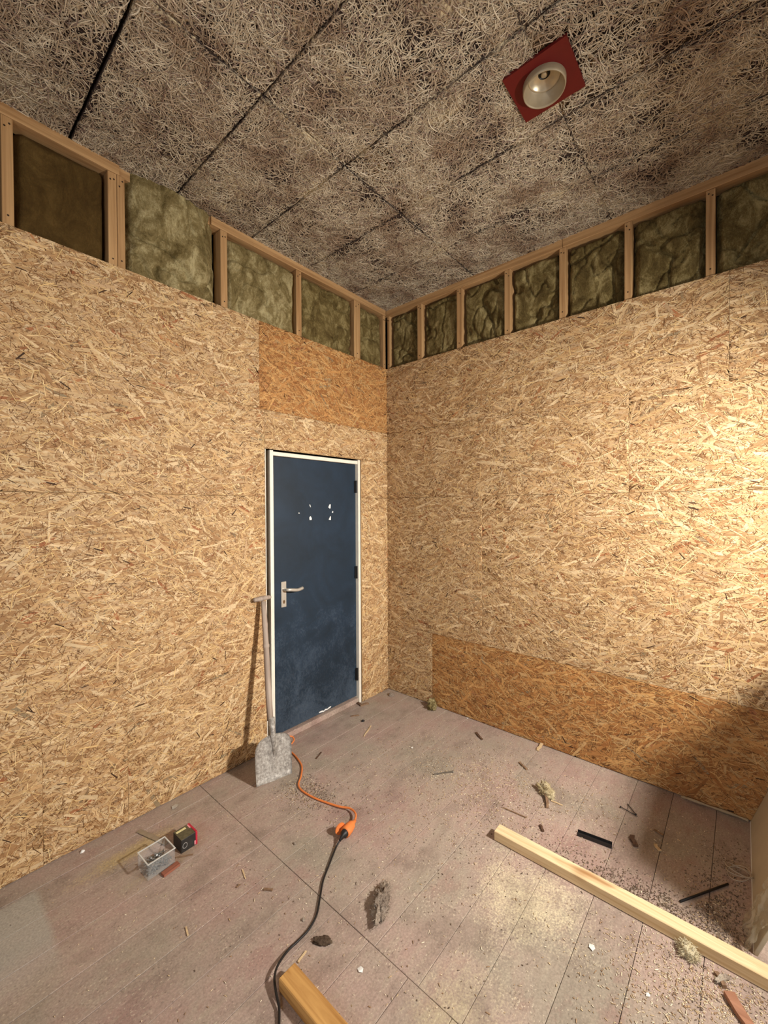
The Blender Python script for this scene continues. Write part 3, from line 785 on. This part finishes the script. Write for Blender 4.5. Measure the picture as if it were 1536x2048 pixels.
for a, b in (((-hx - .002, -hy - .002, hh2), (hx + .002, -hy + .003, hh2 + .003)), ((-hx - .002, hy - .003, hh2), (hx + .002, hy + .002, hh2 + .003)),
             ((-hx - .002, -hy + .003, hh2), (-hx + .003, hy - .003, hh2 + .003)), ((hx - .003, -hy + .003, hh2), (hx + .002, hy - .003, hh2 + .003))):
    rim_m = plain('plastic_rim', srgb(206, 206, 200), 0.3) if 'plastic_rim' not in bpy.data.materials else bpy.data.materials['plastic_rim']
    box('rim', a, b, rim_m, cb)
zinc = plain('zinc_steel', srgb(176, 178, 178), 0.3, metal=0.85, var=0.1)
sv, sf = tube_geo([(0, 0, -0.020), (0, 0, -0.015), (0, 0, 0.012), (0, 0, 0.016), (0, 0, 0.0185)], [0.0004, 0.0019, 0.0021, 0.0042, 0.0043], 7)
scr_me = bpy.data.meshes.new('screw'); scr_me.from_pydata([tuple(v) for v in sv], [], sf); scr_me.materials.append(zinc)
rs = random.Random(3)
for k in range(110):
    o = bpy.data.objects.new('screw', scr_me); COL.objects.link(o)
    x, y = rs.uniform(-0.040, 0.040), rs.uniform(-0.034, 0.034)
    lay = k / 110
    z = 0.006 + 0.030 * lay + 0.004 * rs.random()
    o.location = (2.146 + x, 0.400 + y, 0.001 + z)
    o.rotation_euler = (math.pi / 2 + rs.uniform(-0.35, 0.35) * (0.4 + lay), 0, rs.uniform(0, 6.28))
    tag(o, 'small zinc screw heaped inside the clear plastic box', 'screw', 'screws in the clear plastic box')
bx = empty('carton', (2.004, 0.378, 0.001), 0.03); tag(bx, 'small black carton with a red end standing beside the plastic screw box', 'box')
bkc = plain('black_print_card', srgb(46, 44, 42), 0.5, var=0.25, scale=40)
olive = plain('olive_card', srgb(92, 86, 64), 0.55, var=0.35, scale=60)
redc = plain('red_card', srgb(186, 40, 62), 0.5, var=0.1)
box('body', (-0.030, -0.042, 0.0), (0.040, 0.042, 0.063), bkc, bx, 0.001)
box('top_panel', (-0.029, -0.041, 0.0631), (0.039, 0.041, 0.0638), olive, bx)
box('red_end', (-0.0395, -0.0425, 0.0), (-0.0302, 0.0425, 0.0645), redc, bx, 0.001)
box('label', (-0.012, -0.030, 0.0639), (0.034, -0.016, 0.0643), plain('cream_label', srgb(224, 214, 160), 0.6), bx)
pk = plain('pink_print', srgb(232, 150, 156), 0.6)
box('printed_edge', (-0.0300, 0.0421, 0.004), (-0.024, 0.0425, 0.024), pk, bx); box('printed_edge', (-0.0300, -0.036, 0.0639), (-0.024, -0.006, 0.0643), pk, bx)
ringm = plain('grey_print', srgb(150, 148, 144), 0.6)
V, Fc = [], []
for k in range(20):
    a = 2 * math.pi * k / 20
    for r_ in (0.0095, 0.0120): V.append((0.022 + r_ * math.cos(a), 0.04235, 0.030 + 1.15 * r_ * math.sin(a)))
for k in range(20): Fc.append((2 * k, 2 * ((k + 1) % 20), 2 * ((k + 1) % 20) + 1, 2 * k + 1))
pyd('printed_ring', V, Fc, ringm, bx)
rw_ = timber('reddish_offcut', 0, (164, 104, 82), (128, 78, 60), 'obj')
def stick(name, p, q, w, h, mat, label, cat, z=0.0, group=None, taper=1.0, lift=0.0):
    p = Vector((p[0], p[1], z)); q = Vector((q[0], q[1], z + lift)); d = (q - p); L = d.length; d.normalize()
    s = d.cross(Vector((0, 0, 1))).normalized(); u = s.cross(d)
    rg = random.Random(hash(label) % 1000 if False else len(label) * 7 + int(p.x * 1000))
    V, Fc = [], []; N = 5
    for i in range(N):
        t = i / (N - 1); w_ = w * (1 + (taper - 1) * t) * (0.85 + 0.3 * rg.random()); h_ = h * (0.85 + 0.3 * rg.random())
        c = p + d * (L * t) + s * ((rg.random() - 0.5) * w * 0.5)
        for a, b in ((-1, 0), (1, 0), (1, 1), (-1, 1)): V.append(c + s * (a * w_ / 2) + u * (b * h_ + 0.0006))
    for i in range(N - 1):
        for j in range(4): Fc.append((i * 4 + j, i * 4 + (j + 1) % 4, i * 4 + 4 + (j + 1) % 4, i * 4 + 4 + j))
    Fc += [(3, 2, 1, 0), tuple(4 * (N - 1) + k for k in range(4))]
    c0 = (p + q) / 2; c0.z = min(p.z, q.z)
    o = pyd(name, [v - c0 for v in V], Fc, mat); o.location = c0
    return tag(o, label, cat, group)
F2 = lambda x, y: tuple(fl(x, y))[:2]
ofc = box('wood_offcut', (-0.038, -0.014, 0.0), (0.038, 0.014, 0.011), rw_, None, 0.001); ofc.location = (2.114, 0.475, 0.0006); ofc.rotation_euler = (0, 0, 0.12)
tag(ofc, 'small reddish wood offcut in front of the clear screw box', 'offcut')
bark = timber('dark_splinter', 0, (110, 84, 66), (70, 50, 40), 'obj')
pale = timber('pale_splinter', 0, (222, 198, 158), (186, 156, 116), 'obj')
midw = timber('brown_splinter', 0, (150, 122, 96), (112, 86, 66), 'obj')
stick('splinter', F2(352, 1716), F2(386, 1710), 0.006, 0.004, midw, 'thin brown splinter between the screw box and the black carton', 'splinter')
gp = box('plastic_strip', (-0.012, -0.105, 0.0), (0.012, 0.105, 0.004), plain('beige_strip', srgb(150, 134, 112), 0.6), None, 0.001)
gp.location = (fl(305, 1675).x, fl(305, 1675).y, 0.0006); gp.rotation_euler = (0, 0, 0.3); tag(gp, 'flat beige strip lying behind the clear screw box', 'strip')

# ---- lumps of mineral wool
def lump(name, c, size, seed, mat, label, cat='wool tuft', rz=0.0, rough=0.35):
    import bmesh
    bm = bmesh.new(); bmesh.ops.create_icosphere(bm, subdivisions=4, radius=1.0)
    for v in bm.verts:
        q = v.co * 1.7 + Vector((seed * 3.3, seed, 0))
        k = 1 + rough * mnoise.noise(q) + rough * 0.7 * mnoise.noise(q * 2.6) + rough * 0.4 * mnoise.noise(q * 6)
        v.co *= k
        v.co = Vector((v.co.x * size[0], v.co.y * size[1], max(-0.35, v.co.z) * size[2]))
    zmin = min(v.co.z for v in bm.verts)
    for v in bm.verts: v.co.z -= zmin
    if rough > 0.4:                       # loose fibres standing off the tuft
        rg = random.Random(seed); vv = [(v.co.copy(), v.normal.copy()) for v in bm.verts if v.co.z > 0.004]
        for k in range(420):
            p, nn = rg.choice(vv); d = (nn + Vector((rg.uniform(-1, 1), rg.uniform(-1, 1), rg.uniform(-.4, .8))) * 0.9).normalized()
            L = rg.uniform(0.006, 0.018); s = d.cross(Vector((rg.uniform(-1, 1), rg.uniform(-1, 1), 1))).normalized() * 0.0007
            e = p + d * L + Vector((0, 0, -0.3 * L)); e.z = max(e.z, 0.001); m = (p + e) / 2 + nn * L * 0.25
            q = [bm.verts.new(w) for w in (p - s, p + s, m + s, m - s, e + s * .5, e - s * .5)]
            bm.faces.new(q[:4]); bm.faces.new((q[3], q[2], q[4], q[5]))
    me = bpy.data.meshes.new(name); bm.to_mesh(me); bm.free()
    for p in me.polygons: p.use_smooth = True
    o = link(name, me, None, [mat]); o.location = (c[0], c[1], 0.0005); o.rotation_euler = (0, 0, rz)
    return tag(o, label, cat)
tuft_m = wool_mat('dusty_tuft', (118, 104, 92), (164, 148, 132), (206, 192, 172))
lump('wool_tuft', F2(762, 1812), (0.085, 0.028, 0.030), 2, tuft_m, 'large grey brown wool tuft in the middle of the foreground floor', rz=0.55, rough=0.5)
lump('wool_tuft', F2(864, 1416), (0.05, 0.035, 0.045), 3, M['wool_light'], 'olive wool tuft against the base of the right wall', rz=0.5, rough=0.6)
lump('wool_tuft', F2(783, 1391), (0.025, 0.02, 0.018), 4, tuft_m, 'tiny pale wool tuft in the room corner')
lump('wool_tuft', F2(1092, 1586), (0.055, 0.035, 0.03), 5, wool_mat('pale_tuft', (150, 130, 96), (192, 174, 134), (222, 208, 174)), 'pale tan chunk of wool lying before the right wall', rz=0.8, rough=0.5)
lump('wool_tuft', F2(1376, 1908), (0.032, 0.028, 0.024), 6, wool_mat('cream_tuft', (186, 170, 134), (220, 206, 170), (242, 234, 208)), 'cream wool tuft touching the near side of the long batten', rz=0.3, rough=0.45)
lump('wool_tuft', F2(645, 1884), (0.016, 0.035, 0.010), 7, wool_mat('dark_tuft', (58, 46, 38), (92, 76, 62), (124, 108, 90)), 'dark brown fibre clump above the end of the tan batten', rz=0.7)
lump('plaster_bit', F2(1444, 1962), (0.010, 0.034, 0.012), 8, tuft_m, 'grey dusty crumb near the right edge below the batten', 'crumb', rz=1.0)
lump('plaster_bit', F2(590, 1688), (0.006, 0.007, 0.006), 9, tuft_m, 'small grey crumb left of the orange socket', 'crumb')
lump('plaster_bit', F2(607, 1840), (0.007, 0.006, 0.005), 10, tuft_m, 'small grey crumb left of the black cable bend', 'crumb')
lump('plaster_bit', F2(165, 1704), (0.009, 0.007, 0.006), 11, M['chip'], 'small white crumb at the foot of the left wall', 'crumb')
lump('plaster_bit', F2(726, 1443), (0.012, 0.010, 0.010), 12, M['black'], 'small black lump on the floor before the door', 'crumb')

# ---- metal and wood bits
met = plain('dark_steel', srgb(52, 50, 50), 0.4, metal=0.5)
pa, pb = Vector((*F2(1155, 1668), 0)), Vector((*F2(1224, 1694), 0))
mp = empty('metal_channel', (pa + pb) / 2); mp.rotation_euler = (0, 0, math.atan2((pb - pa).y, (pb - pa).x)); tag(mp, 'short black metal channel lying behind the long batten', 'channel')
Lh = (pb - pa).length / 2
box('web', (-Lh, -0.014, 0.0006), (Lh, 0.014, 0.004), met, mp, 0.0005); box('flange', (-Lh, -0.014, 0.0041), (Lh, -0.0115, 0.016), met, mp); box('flange', (-Lh, 0.0115, 0.0041), (Lh, 0.014, 0.016), met, mp)
def rod(name, p, q, r_, mat, label, cat, head=0.0, z=None):
    z = r_ + 0.0006 if z is None else z
    a, b = fl(*p, z), fl(*q, z); m = (a + b) / 2; d = (b - a).normalized()
    m0 = Vector((m.x, m.y, 0))
    path = [a - m0, b - m0]; rr = [r_, r_]
    if head: path += [b - m0 + d * 0.0004, b - m0 + d * 0.004]; rr += [head, head]
    o = tube(name, path, rr, mat, None, 8); o.location = m0
    return tag(o, label, cat)
rod('bolt', (868, 1548), (905, 1543), 0.0035, zinc, 'bright steel bolt among the wood chips', 'bolt', 0.007, 0.0075)
rod('nail', (1275, 1633), (1242, 1614), 0.0020, met, 'dark nail lying flat near the right wall, longer of the two', 'nail', 0.005, 0.0056)
rod('nail', (1255, 1608), (1271, 1628), 0.0024, met, 'dark nail crossing toward the longer nail near the right wall', 'nail', 0.005, 0.0056)
rod('steel_rod', (1360, 1803), (1456, 1768), 0.0045, M['black'], 'black steel rod lying between the long batten and leaning sheet', 'rod')
stick('splinter', F2(1006, 1616), F2(1052, 1636), 0.005, 0.004, midw, 'long thin brown splinter left of the long batten end', 'splinter')
stick('splinter', F2(1096, 1617), F2(1090, 1592), 0.014, 0.010, midw, 'brown stub of wood leaning on the pale wool chunk', 'splinter', lift=0.012)
stick('splinter', F2(1102, 1602), F2(1125, 1612), 0.006, 0.005, pale, 'pale splinter sticking out of the tan wool chunk', 'splinter')
stick('splinter', F2(1039, 1526), F2(1054, 1540), 0.012, 0.008, midw, 'short brown splinter above the heap of wood chips', 'splinter')
stick('splinter', F2(953, 1466), F2(964, 1480), 0.014, 0.008, bark, 'dark curled splinter near the right wall base', 'splinter')
stick('splinter', F2(1075, 1502), F2(1085, 1490), 0.018, 0.006, pale, 'pale wood chip leaning at the foot of the right wall', 'splinter', lift=0.008)
stick('splinter', F2(1081, 1652), F2(1087, 1664), 0.012, 0.008, bark, 'dark splinter just behind the long batten', 'splinter')
stick('bark_piece', F2(1263, 1673), F2(1272, 1694), 0.020, 0.010, bark, 'dark bark piece right of the black metal channel', 'bark')
stick('splinter', F2(1309, 1690), F2(1318, 1703), 0.016, 0.006, pale, 'pale wood chip in the shadow right of the bark piece', 'splinter')
stick('splinter', F2(1308, 1660), F2(1326, 1672), 0.010, 0.005, midw, 'curled tan shaving on the dark floor by the right wall', 'splinter')
stick('splinter', F2(728, 1473), F2(742, 1452), 0.008, 0.004, pale, 'long pale sliver on the floor in front of the door', 'splinter')
stick('splinter', F2(632, 1518), F2(643, 1505), 0.007, 0.004, bark, 'dark thin splinter right of the orange cord', 'splinter')
stick('splinter', F2(702, 1433), F2(718, 1431), 0.012, 0.006, midw, 'short brown stick before the door hinge side', 'splinter')
stick('splinter', F2(708, 1404), F2(724, 1411), 0.022, 0.010, bark, 'dark wood strip poking out under the door, nearest the door', 'splinter')
stick('splinter', F2(720, 1412), F2(737, 1408), 0.022, 0.010, midw, 'brown wood strip at the foot of the door jamb', 'splinter')
stick('splinter', F2(473, 1776), F2(480, 1770), 0.006, 0.005, midw, 'tiny curled splinter on the boards left of the black cable', 'splinter')
stick('splinter', F2(528, 1780), F2(545, 1782), 0.008, 0.006, midw, 'curled brown shaving left of the black cable', 'splinter')
stick('splinter', F2(485, 1740), F2(491, 1758), 0.005, 0.003, pale, 'thin pale sliver left of the black cable, near the board joint', 'splinter')
stick('splinter', F2(372, 1855), F2(376, 1872), 0.006, 0.003, pale, 'thin pale sliver on the bare floor at lower left', 'splinter')
stick('splinter', F2(596, 1926), F2(612, 1903), 0.006, 0.004, pale, 'pink pale sliver leaning from the tan batten end', 'splinter')
stick('wood_strip', F2(1462, 1993), F2(1512, 2080), 0.030, 0.016, timber('pinkish_strip', 1, (176, 128, 100), (140, 96, 74)), 'pinkish wood strip lying at the lower right corner', 'offcut')
stick('bark_piece', F2(1432, 1948), F2(1450, 1978), 0.014, 0.012, midw, 'bark crumb strip between batten and pinkish wood strip', 'bark')
def shard(p, w, label, rz, mat=M['chip']):
    c = fl(*p)
    V = [(-w, -w * .5, .0008), (w * .2, -w * .8, .004), (w, 0, .002), (w * .5, w * .7, .007), (-w * .6, w * .6, .005)]
    V += [(x * .95, y * .95, z - 0.0008) for x, y, z in V]
    o = pyd('plaster_shard', V, [(0, 1, 2, 3, 4), (9, 8, 7, 6, 5)] + [(i, (i + 1) % 5, 5 + (i + 1) % 5, 5 + i) for i in range(5)], mat)
    o.location = (c.x, c.y, 0.0007); o.rotation_euler = (0, 0, rz); return tag(o, label, 'shard')
shard((1184, 1896), 0.014, 'white plaster shard on the floor in front of the long batten', 0.4)
shard((721, 1941), 0.012, 'white plaster shard right of the tan batten end', 1.4)
shard((1296, 1992), 0.007, 'small white shard near the chips at lower right', 2.0)
shard((824, 1496), 0.010, 'small white shard on the floor midway to the corner', 0.9)
shard((935, 1437), 0.012, 'white flat shard at the base of the right wall', 0.2)
shard((800, 1441), 0.006, 'tiny white shard on the floor in front of the corner', 0.2)
shard((350, 1614), 0.022, 'pale curved flake at the foot of the left wall', 0.6, plain('pale_flake', srgb(190, 184, 172), 0.7))
shard((345, 1619), 0.004, 'speck of plaster beside the pale curved flake', 0.1)
# wire coil by the leaning sheet
wc = empty('wire_coil', fl(1478, 1755)); tag(wc, 'loose coil of thin grey wire beside the leaning sheet', 'wire')
gw_ = plain('grey_wire', srgb(190, 176, 156), 0.4, metal=0.1)
for k in range(3):
    P = [Vector((0.052 * math.cos(a) * (1 - 0.08 * k), 0.040 * math.sin(a) * (1 + 0.1 * k), 0.004 + 0.006 * k + 0.016 * (1 + math.sin(a + k)))) for a in [2 * math.pi * i / 24 for i in range(24)]]
    tube('wire_loop', P + [P[0]], 0.0018, gw_, wc, 6)

# ---- the sheet leaning at the right edge, with plastic film in front of it
shm = plain('grey_board_face', srgb(196, 186, 162), 0.7, var=0.06, scale=8)
SHX, SHL, SHA = 0.862, 1.38, math.radians(71)
ls = bpy.data.objects.new('plasterboard_sheet', bbox_mesh('plasterboard_sheet', 0.012, SHX, 0.0, 0.0125, 0.0, SHL, 0.0015)); COL.objects.link(ls); ls.data.materials.append(shm)
ls.location = (0, 2.497, 0.001); ls.rotation_euler = (SHA - math.pi / 2, 0, 0)
tag(ls, 'pale plasterboard sheet leaning over at the right edge of the frame', 'board')
ep = box('paper_lit_rim', (0.013, -0.0012, 0.0), (SHX - 0.002, -0.0002, 0.007), M['chip'], ls)  # white strip paints the lit rim along the foot of the sheet
pkm = wool_mat('wrapped_wool', (150, 130, 80), (176, 158, 106), (196, 180, 130))
pk2 = box('wool_pack', (0.03, 0.0, 0.0), (0.55, 0.36, 0.72), pkm, None, 0.03); pk2.location = (0.02, 2.775, 0.001)
tag(pk2, 'block of packed mineral wool behind the leaning sheet', 'wool pack')
film = NT('plastic_film'); film.set(Roughness=0.08, IOR=1.45, Specular_IOR_Level=0.9); film.col(srgb(214, 210, 188))
tr = film.add('ShaderNodeBsdfTransparent'); mx = film.add('ShaderNodeMixShader'); mx.inputs[0].default_value = 0.42
film.link(tr.outputs[0], mx.inputs[1]); film.link(film.b.outputs[0], mx.inputs[2]); film.link(mx.outputs[0], film.n['Material Output'].inputs['Surface'])
V, Q = [], []; n = 26
for j in range(n + 1):
    for i in range(n + 1):
        s, t = i / n, j / n
        q = Vector((s * 4, t * 4, 1.7)); a = mnoise.noise(q); b = mnoise.noise(q * 2.6)
        x = 0.70 + 0.20 * s + 0.02 * a; zz = 0.02 + 0.26 * t * (0.9 + 0.2 * a)
        V.append((x, 2.487 + 0.36 * zz - 0.012 - 0.020 * (0.5 + 0.5 * a) - 0.008 * b, zz + 0.006 * b))
for j in range(n):
    for i in range(n): a = j * (n + 1) + i; Q.append((a, a + 1, a + n + 2, a + n + 1))
zmn = min(v[2] for v in V)
pf = pyd('plastic_film', [(x - 0.8, y - 2.47, z - zmn) for x, y, z in V], Q, film.m, None, True); pf.location = (0.8, 2.47, 0.001)
tag(pf, 'crumpled clear plastic film against the leaning sheet', 'film')
fs = tube('foam_strip', [Vector(p) - Vector((0.02, 2.3, 0)) for p in smooth_path([(0.018, 2.20, 0.004), (0.020, 2.22, 0.007), (0.030, 2.24, 0.014), (0.022, 2.33, 0.010), (0.018, 2.42, 0.010), (0.020, 2.49, 0.009)], 6)],
     [0.004 + 0.004 * abs(math.sin(i * 0.35)) for i in range(31)], plain('pale_foam', srgb(170, 150, 120), 0.8), None, 8)
fs.location = (0.02, 2.3, 0.0008); tag(fs, 'pale foam strip along the base of the right wall', 'strip')

# ---- sawdust, chips and dirt: nobody could count them
KEEP = [((p.x, p.y), 0.013) for p in smooth_path(pts3, 6)] + [((p.x, p.y), 0.012) for p in smooth_path(P3, 8)] + [((A + (B - A) * (k / 5)), 0.035) for k in range(8)]
KEEP += [(fl(1360 + 9.6 * k, 1803 - 3.5 * k, 0.005), 0.02) for k in range(11)] + [(F2(762, 1812), 0.06), (F2(775, 1780), 0.04), (F2(1092, 1586), 0.085), (F2(1376, 1908), 0.045)]
KEEP += [(F2(515 + 6.8 * k, 1577 - 3 * k), 0.03) for k in range(11)]
def chips(clusters, pal, seed, lr=(0.003, 0.009), wr=(0.0010, 0.0028)):
    rg = np.random.default_rng(seed)
    C = np.concatenate([rg.normal(0, 1, (n, 2)) * np.array([sx, sy]) + np.array([cx, cy]) for cx, cy, sx, sy, n in [(a, b, c, d, int(e * 1.7)) for a, b, c, d, e in clusters]])
    ok = (C[:, 0] > 0.02) & (C[:, 1] > 0.02) & ~((C[:, 0] > 0.92) & (C[:, 0] < 0.998) & (C[:, 1] > 1.52) & (C[:, 1] < 2.95)) & ~((C[:, 0] < 0.9) & (C[:, 1] > 2.49)) & (C[:, 0] < 3.4) & (C[:, 1] < 3.6)
    ok &= ~((C[:, 0] > 2.0) & (C[:, 0] < 2.085) & (C[:, 1] > 1.25) & (C[:, 1] < 2.2))
    for p, r_ in KEEP: ok &= np.hypot(C[:, 0] - p[0], C[:, 1] - p[1]) > r_
    C = C[ok]; n = len(C)
    an = rg.uniform(0, np.pi, n); L = rg.uniform(*lr, n) / 2 * rg.choice([1, 1, 1, 1.8], n); Wd = rg.uniform(*wr, n) / 2
    ca, sa = np.cos(an), np.sin(an)
    h = rg.uniform(0.0006, 0.003, n)
    dx = np.stack([-L * ca + Wd * sa, L * ca + Wd * sa, L * ca - Wd * sa, -L * ca - Wd * sa], 1); dy = np.stack([-L * sa - Wd * ca, L * sa - Wd * ca, L * sa + Wd * ca, -L * sa + Wd * ca], 1)
    bot = np.stack([C[:, :1] + dx, C[:, 1:] + dy, np.full((n, 4), 0.0003)], 2)
    tilt = rg.uniform(0.2, 1.0, (n, 4)) * h[:, None] + 0.0006
    top = np.stack([C[:, :1] + dx * 0.9, C[:, 1:] + dy * 0.9, tilt], 2)
    V = np.concatenate([bot, top], 1).reshape(-1, 3)
    Q = (BQ[None] + (np.arange(n) * 8)[:, None, None]).reshape(-1, 4)
    P = np.array([lin(*c) for c in pal]); cc = np.repeat(P[rg.integers(0, len(P), n)] * rg.uniform(0.85, 1.1, (n, 1)), 8, 0)
    return V, Q, cc
WOODY = [(236, 216, 182), (222, 198, 158), (206, 178, 140), (244, 230, 202), (170, 138, 106)]
DIRT = [(122, 104, 88), (140, 122, 104), (100, 84, 72), (156, 136, 114)]
V1, Q1, C1 = chips([(0.62, 1.28, 0.16, 0.16, 520), (0.75, 1.10, 0.30, 0.30, 500), (0.55, 1.62, 0.16, 0.18, 260), (1.38, 0.52, 0.07, 0.09, 160), (1.25, 2.38, 0.16, 0.18, 900), (1.10, 2.45, 0.10, 0.16, 600), (0.4, 2.1, 0.2, 0.2, 150),
      (1.3, 1.4, 0.6, 0.6, 420), (2.1, 1.0, 0.4, 0.5, 90), (0.98, 2.75, .15, .2, 300), (0.75, 2.36, 0.10, 0.07, 160)], WOODY, 31)
V2, Q2, C2 = chips([(0.86, 2.18, 0.05, 0.20, 900), (0.70, 2.40, 0.10, 0.06, 420), (1.36, 0.56, 0.06, 0.10, 260), (0.8, 1.2, 0.35, 0.35, 260), (1.3, 1.3, 0.6, 0.6, 200), (1.05, 2.45, 0.12, 0.15, 260), (0.45, 2.42, .12, .05, 160)], DIRT, 32, (0.002, 0.007), (0.0012, 0.0035))
VV = np.concatenate([V1, V2])
db = link('floor_debris', mesh_np('floor_debris', VV, np.concatenate([Q1, Q2 + len(V1)]), np.concatenate([C1, C2]), VV[:, :2]), None, [M['osb']])
tag(db, 'wood chips, sawdust and dirt crumbs strewn over the floorboards', 'debris', kind='stuff')

# ---- nail heads in the studs and plates
nhm = plain('nail_head', srgb(58, 44, 34), 0.5, metal=0.4)
nv = [(0.0042 * math.cos(k * math.pi / 4), 0.0042 * math.sin(k * math.pi / 4), h_) for h_ in (0.0, 0.0016) for k in range(8)]
nh_me = bpy.data.meshes.new('nail_head'); nh_me.from_pydata(nv, [], [tuple(range(7, -1, -1)), tuple(range(8, 16))] + [(k, (k + 1) % 8, 8 + (k + 1) % 8, 8 + k) for k in range(8)]); nh_me.materials.append(nhm)
for st in [x for x in bpy.data.objects if x.name.split('.')[0] == 'stud']:
    co = [v.co for v in st.data.vertices]
    mx_ = [max(c[i] for c in co) for i in range(3)]; mn_ = [min(c[i] for c in co) for i in range(3)]
    for zc, f_ in ((3.365, 0.3), (3.350, 0.7), (2.96, 0.5)):
        nh = bpy.data.objects.new('nail_head', nh_me); COL.objects.link(nh); nh.parent = st
        if st.parent is wall_left:
            nh.location = (mn_[0] + (mx_[0] - mn_[0]) * f_, mx_[1] - 0.0006, zc + RNG.uniform(-.01, .01)); nh.rotation_euler = (-math.pi / 2, 0, 0)
        else:
            nh.location = (mx_[0] - 0.0006, mn_[1] + (mx_[1] - mn_[1]) * f_, zc + RNG.uniform(-.01, .01)); nh.rotation_euler = (0, math.pi / 2, 0)
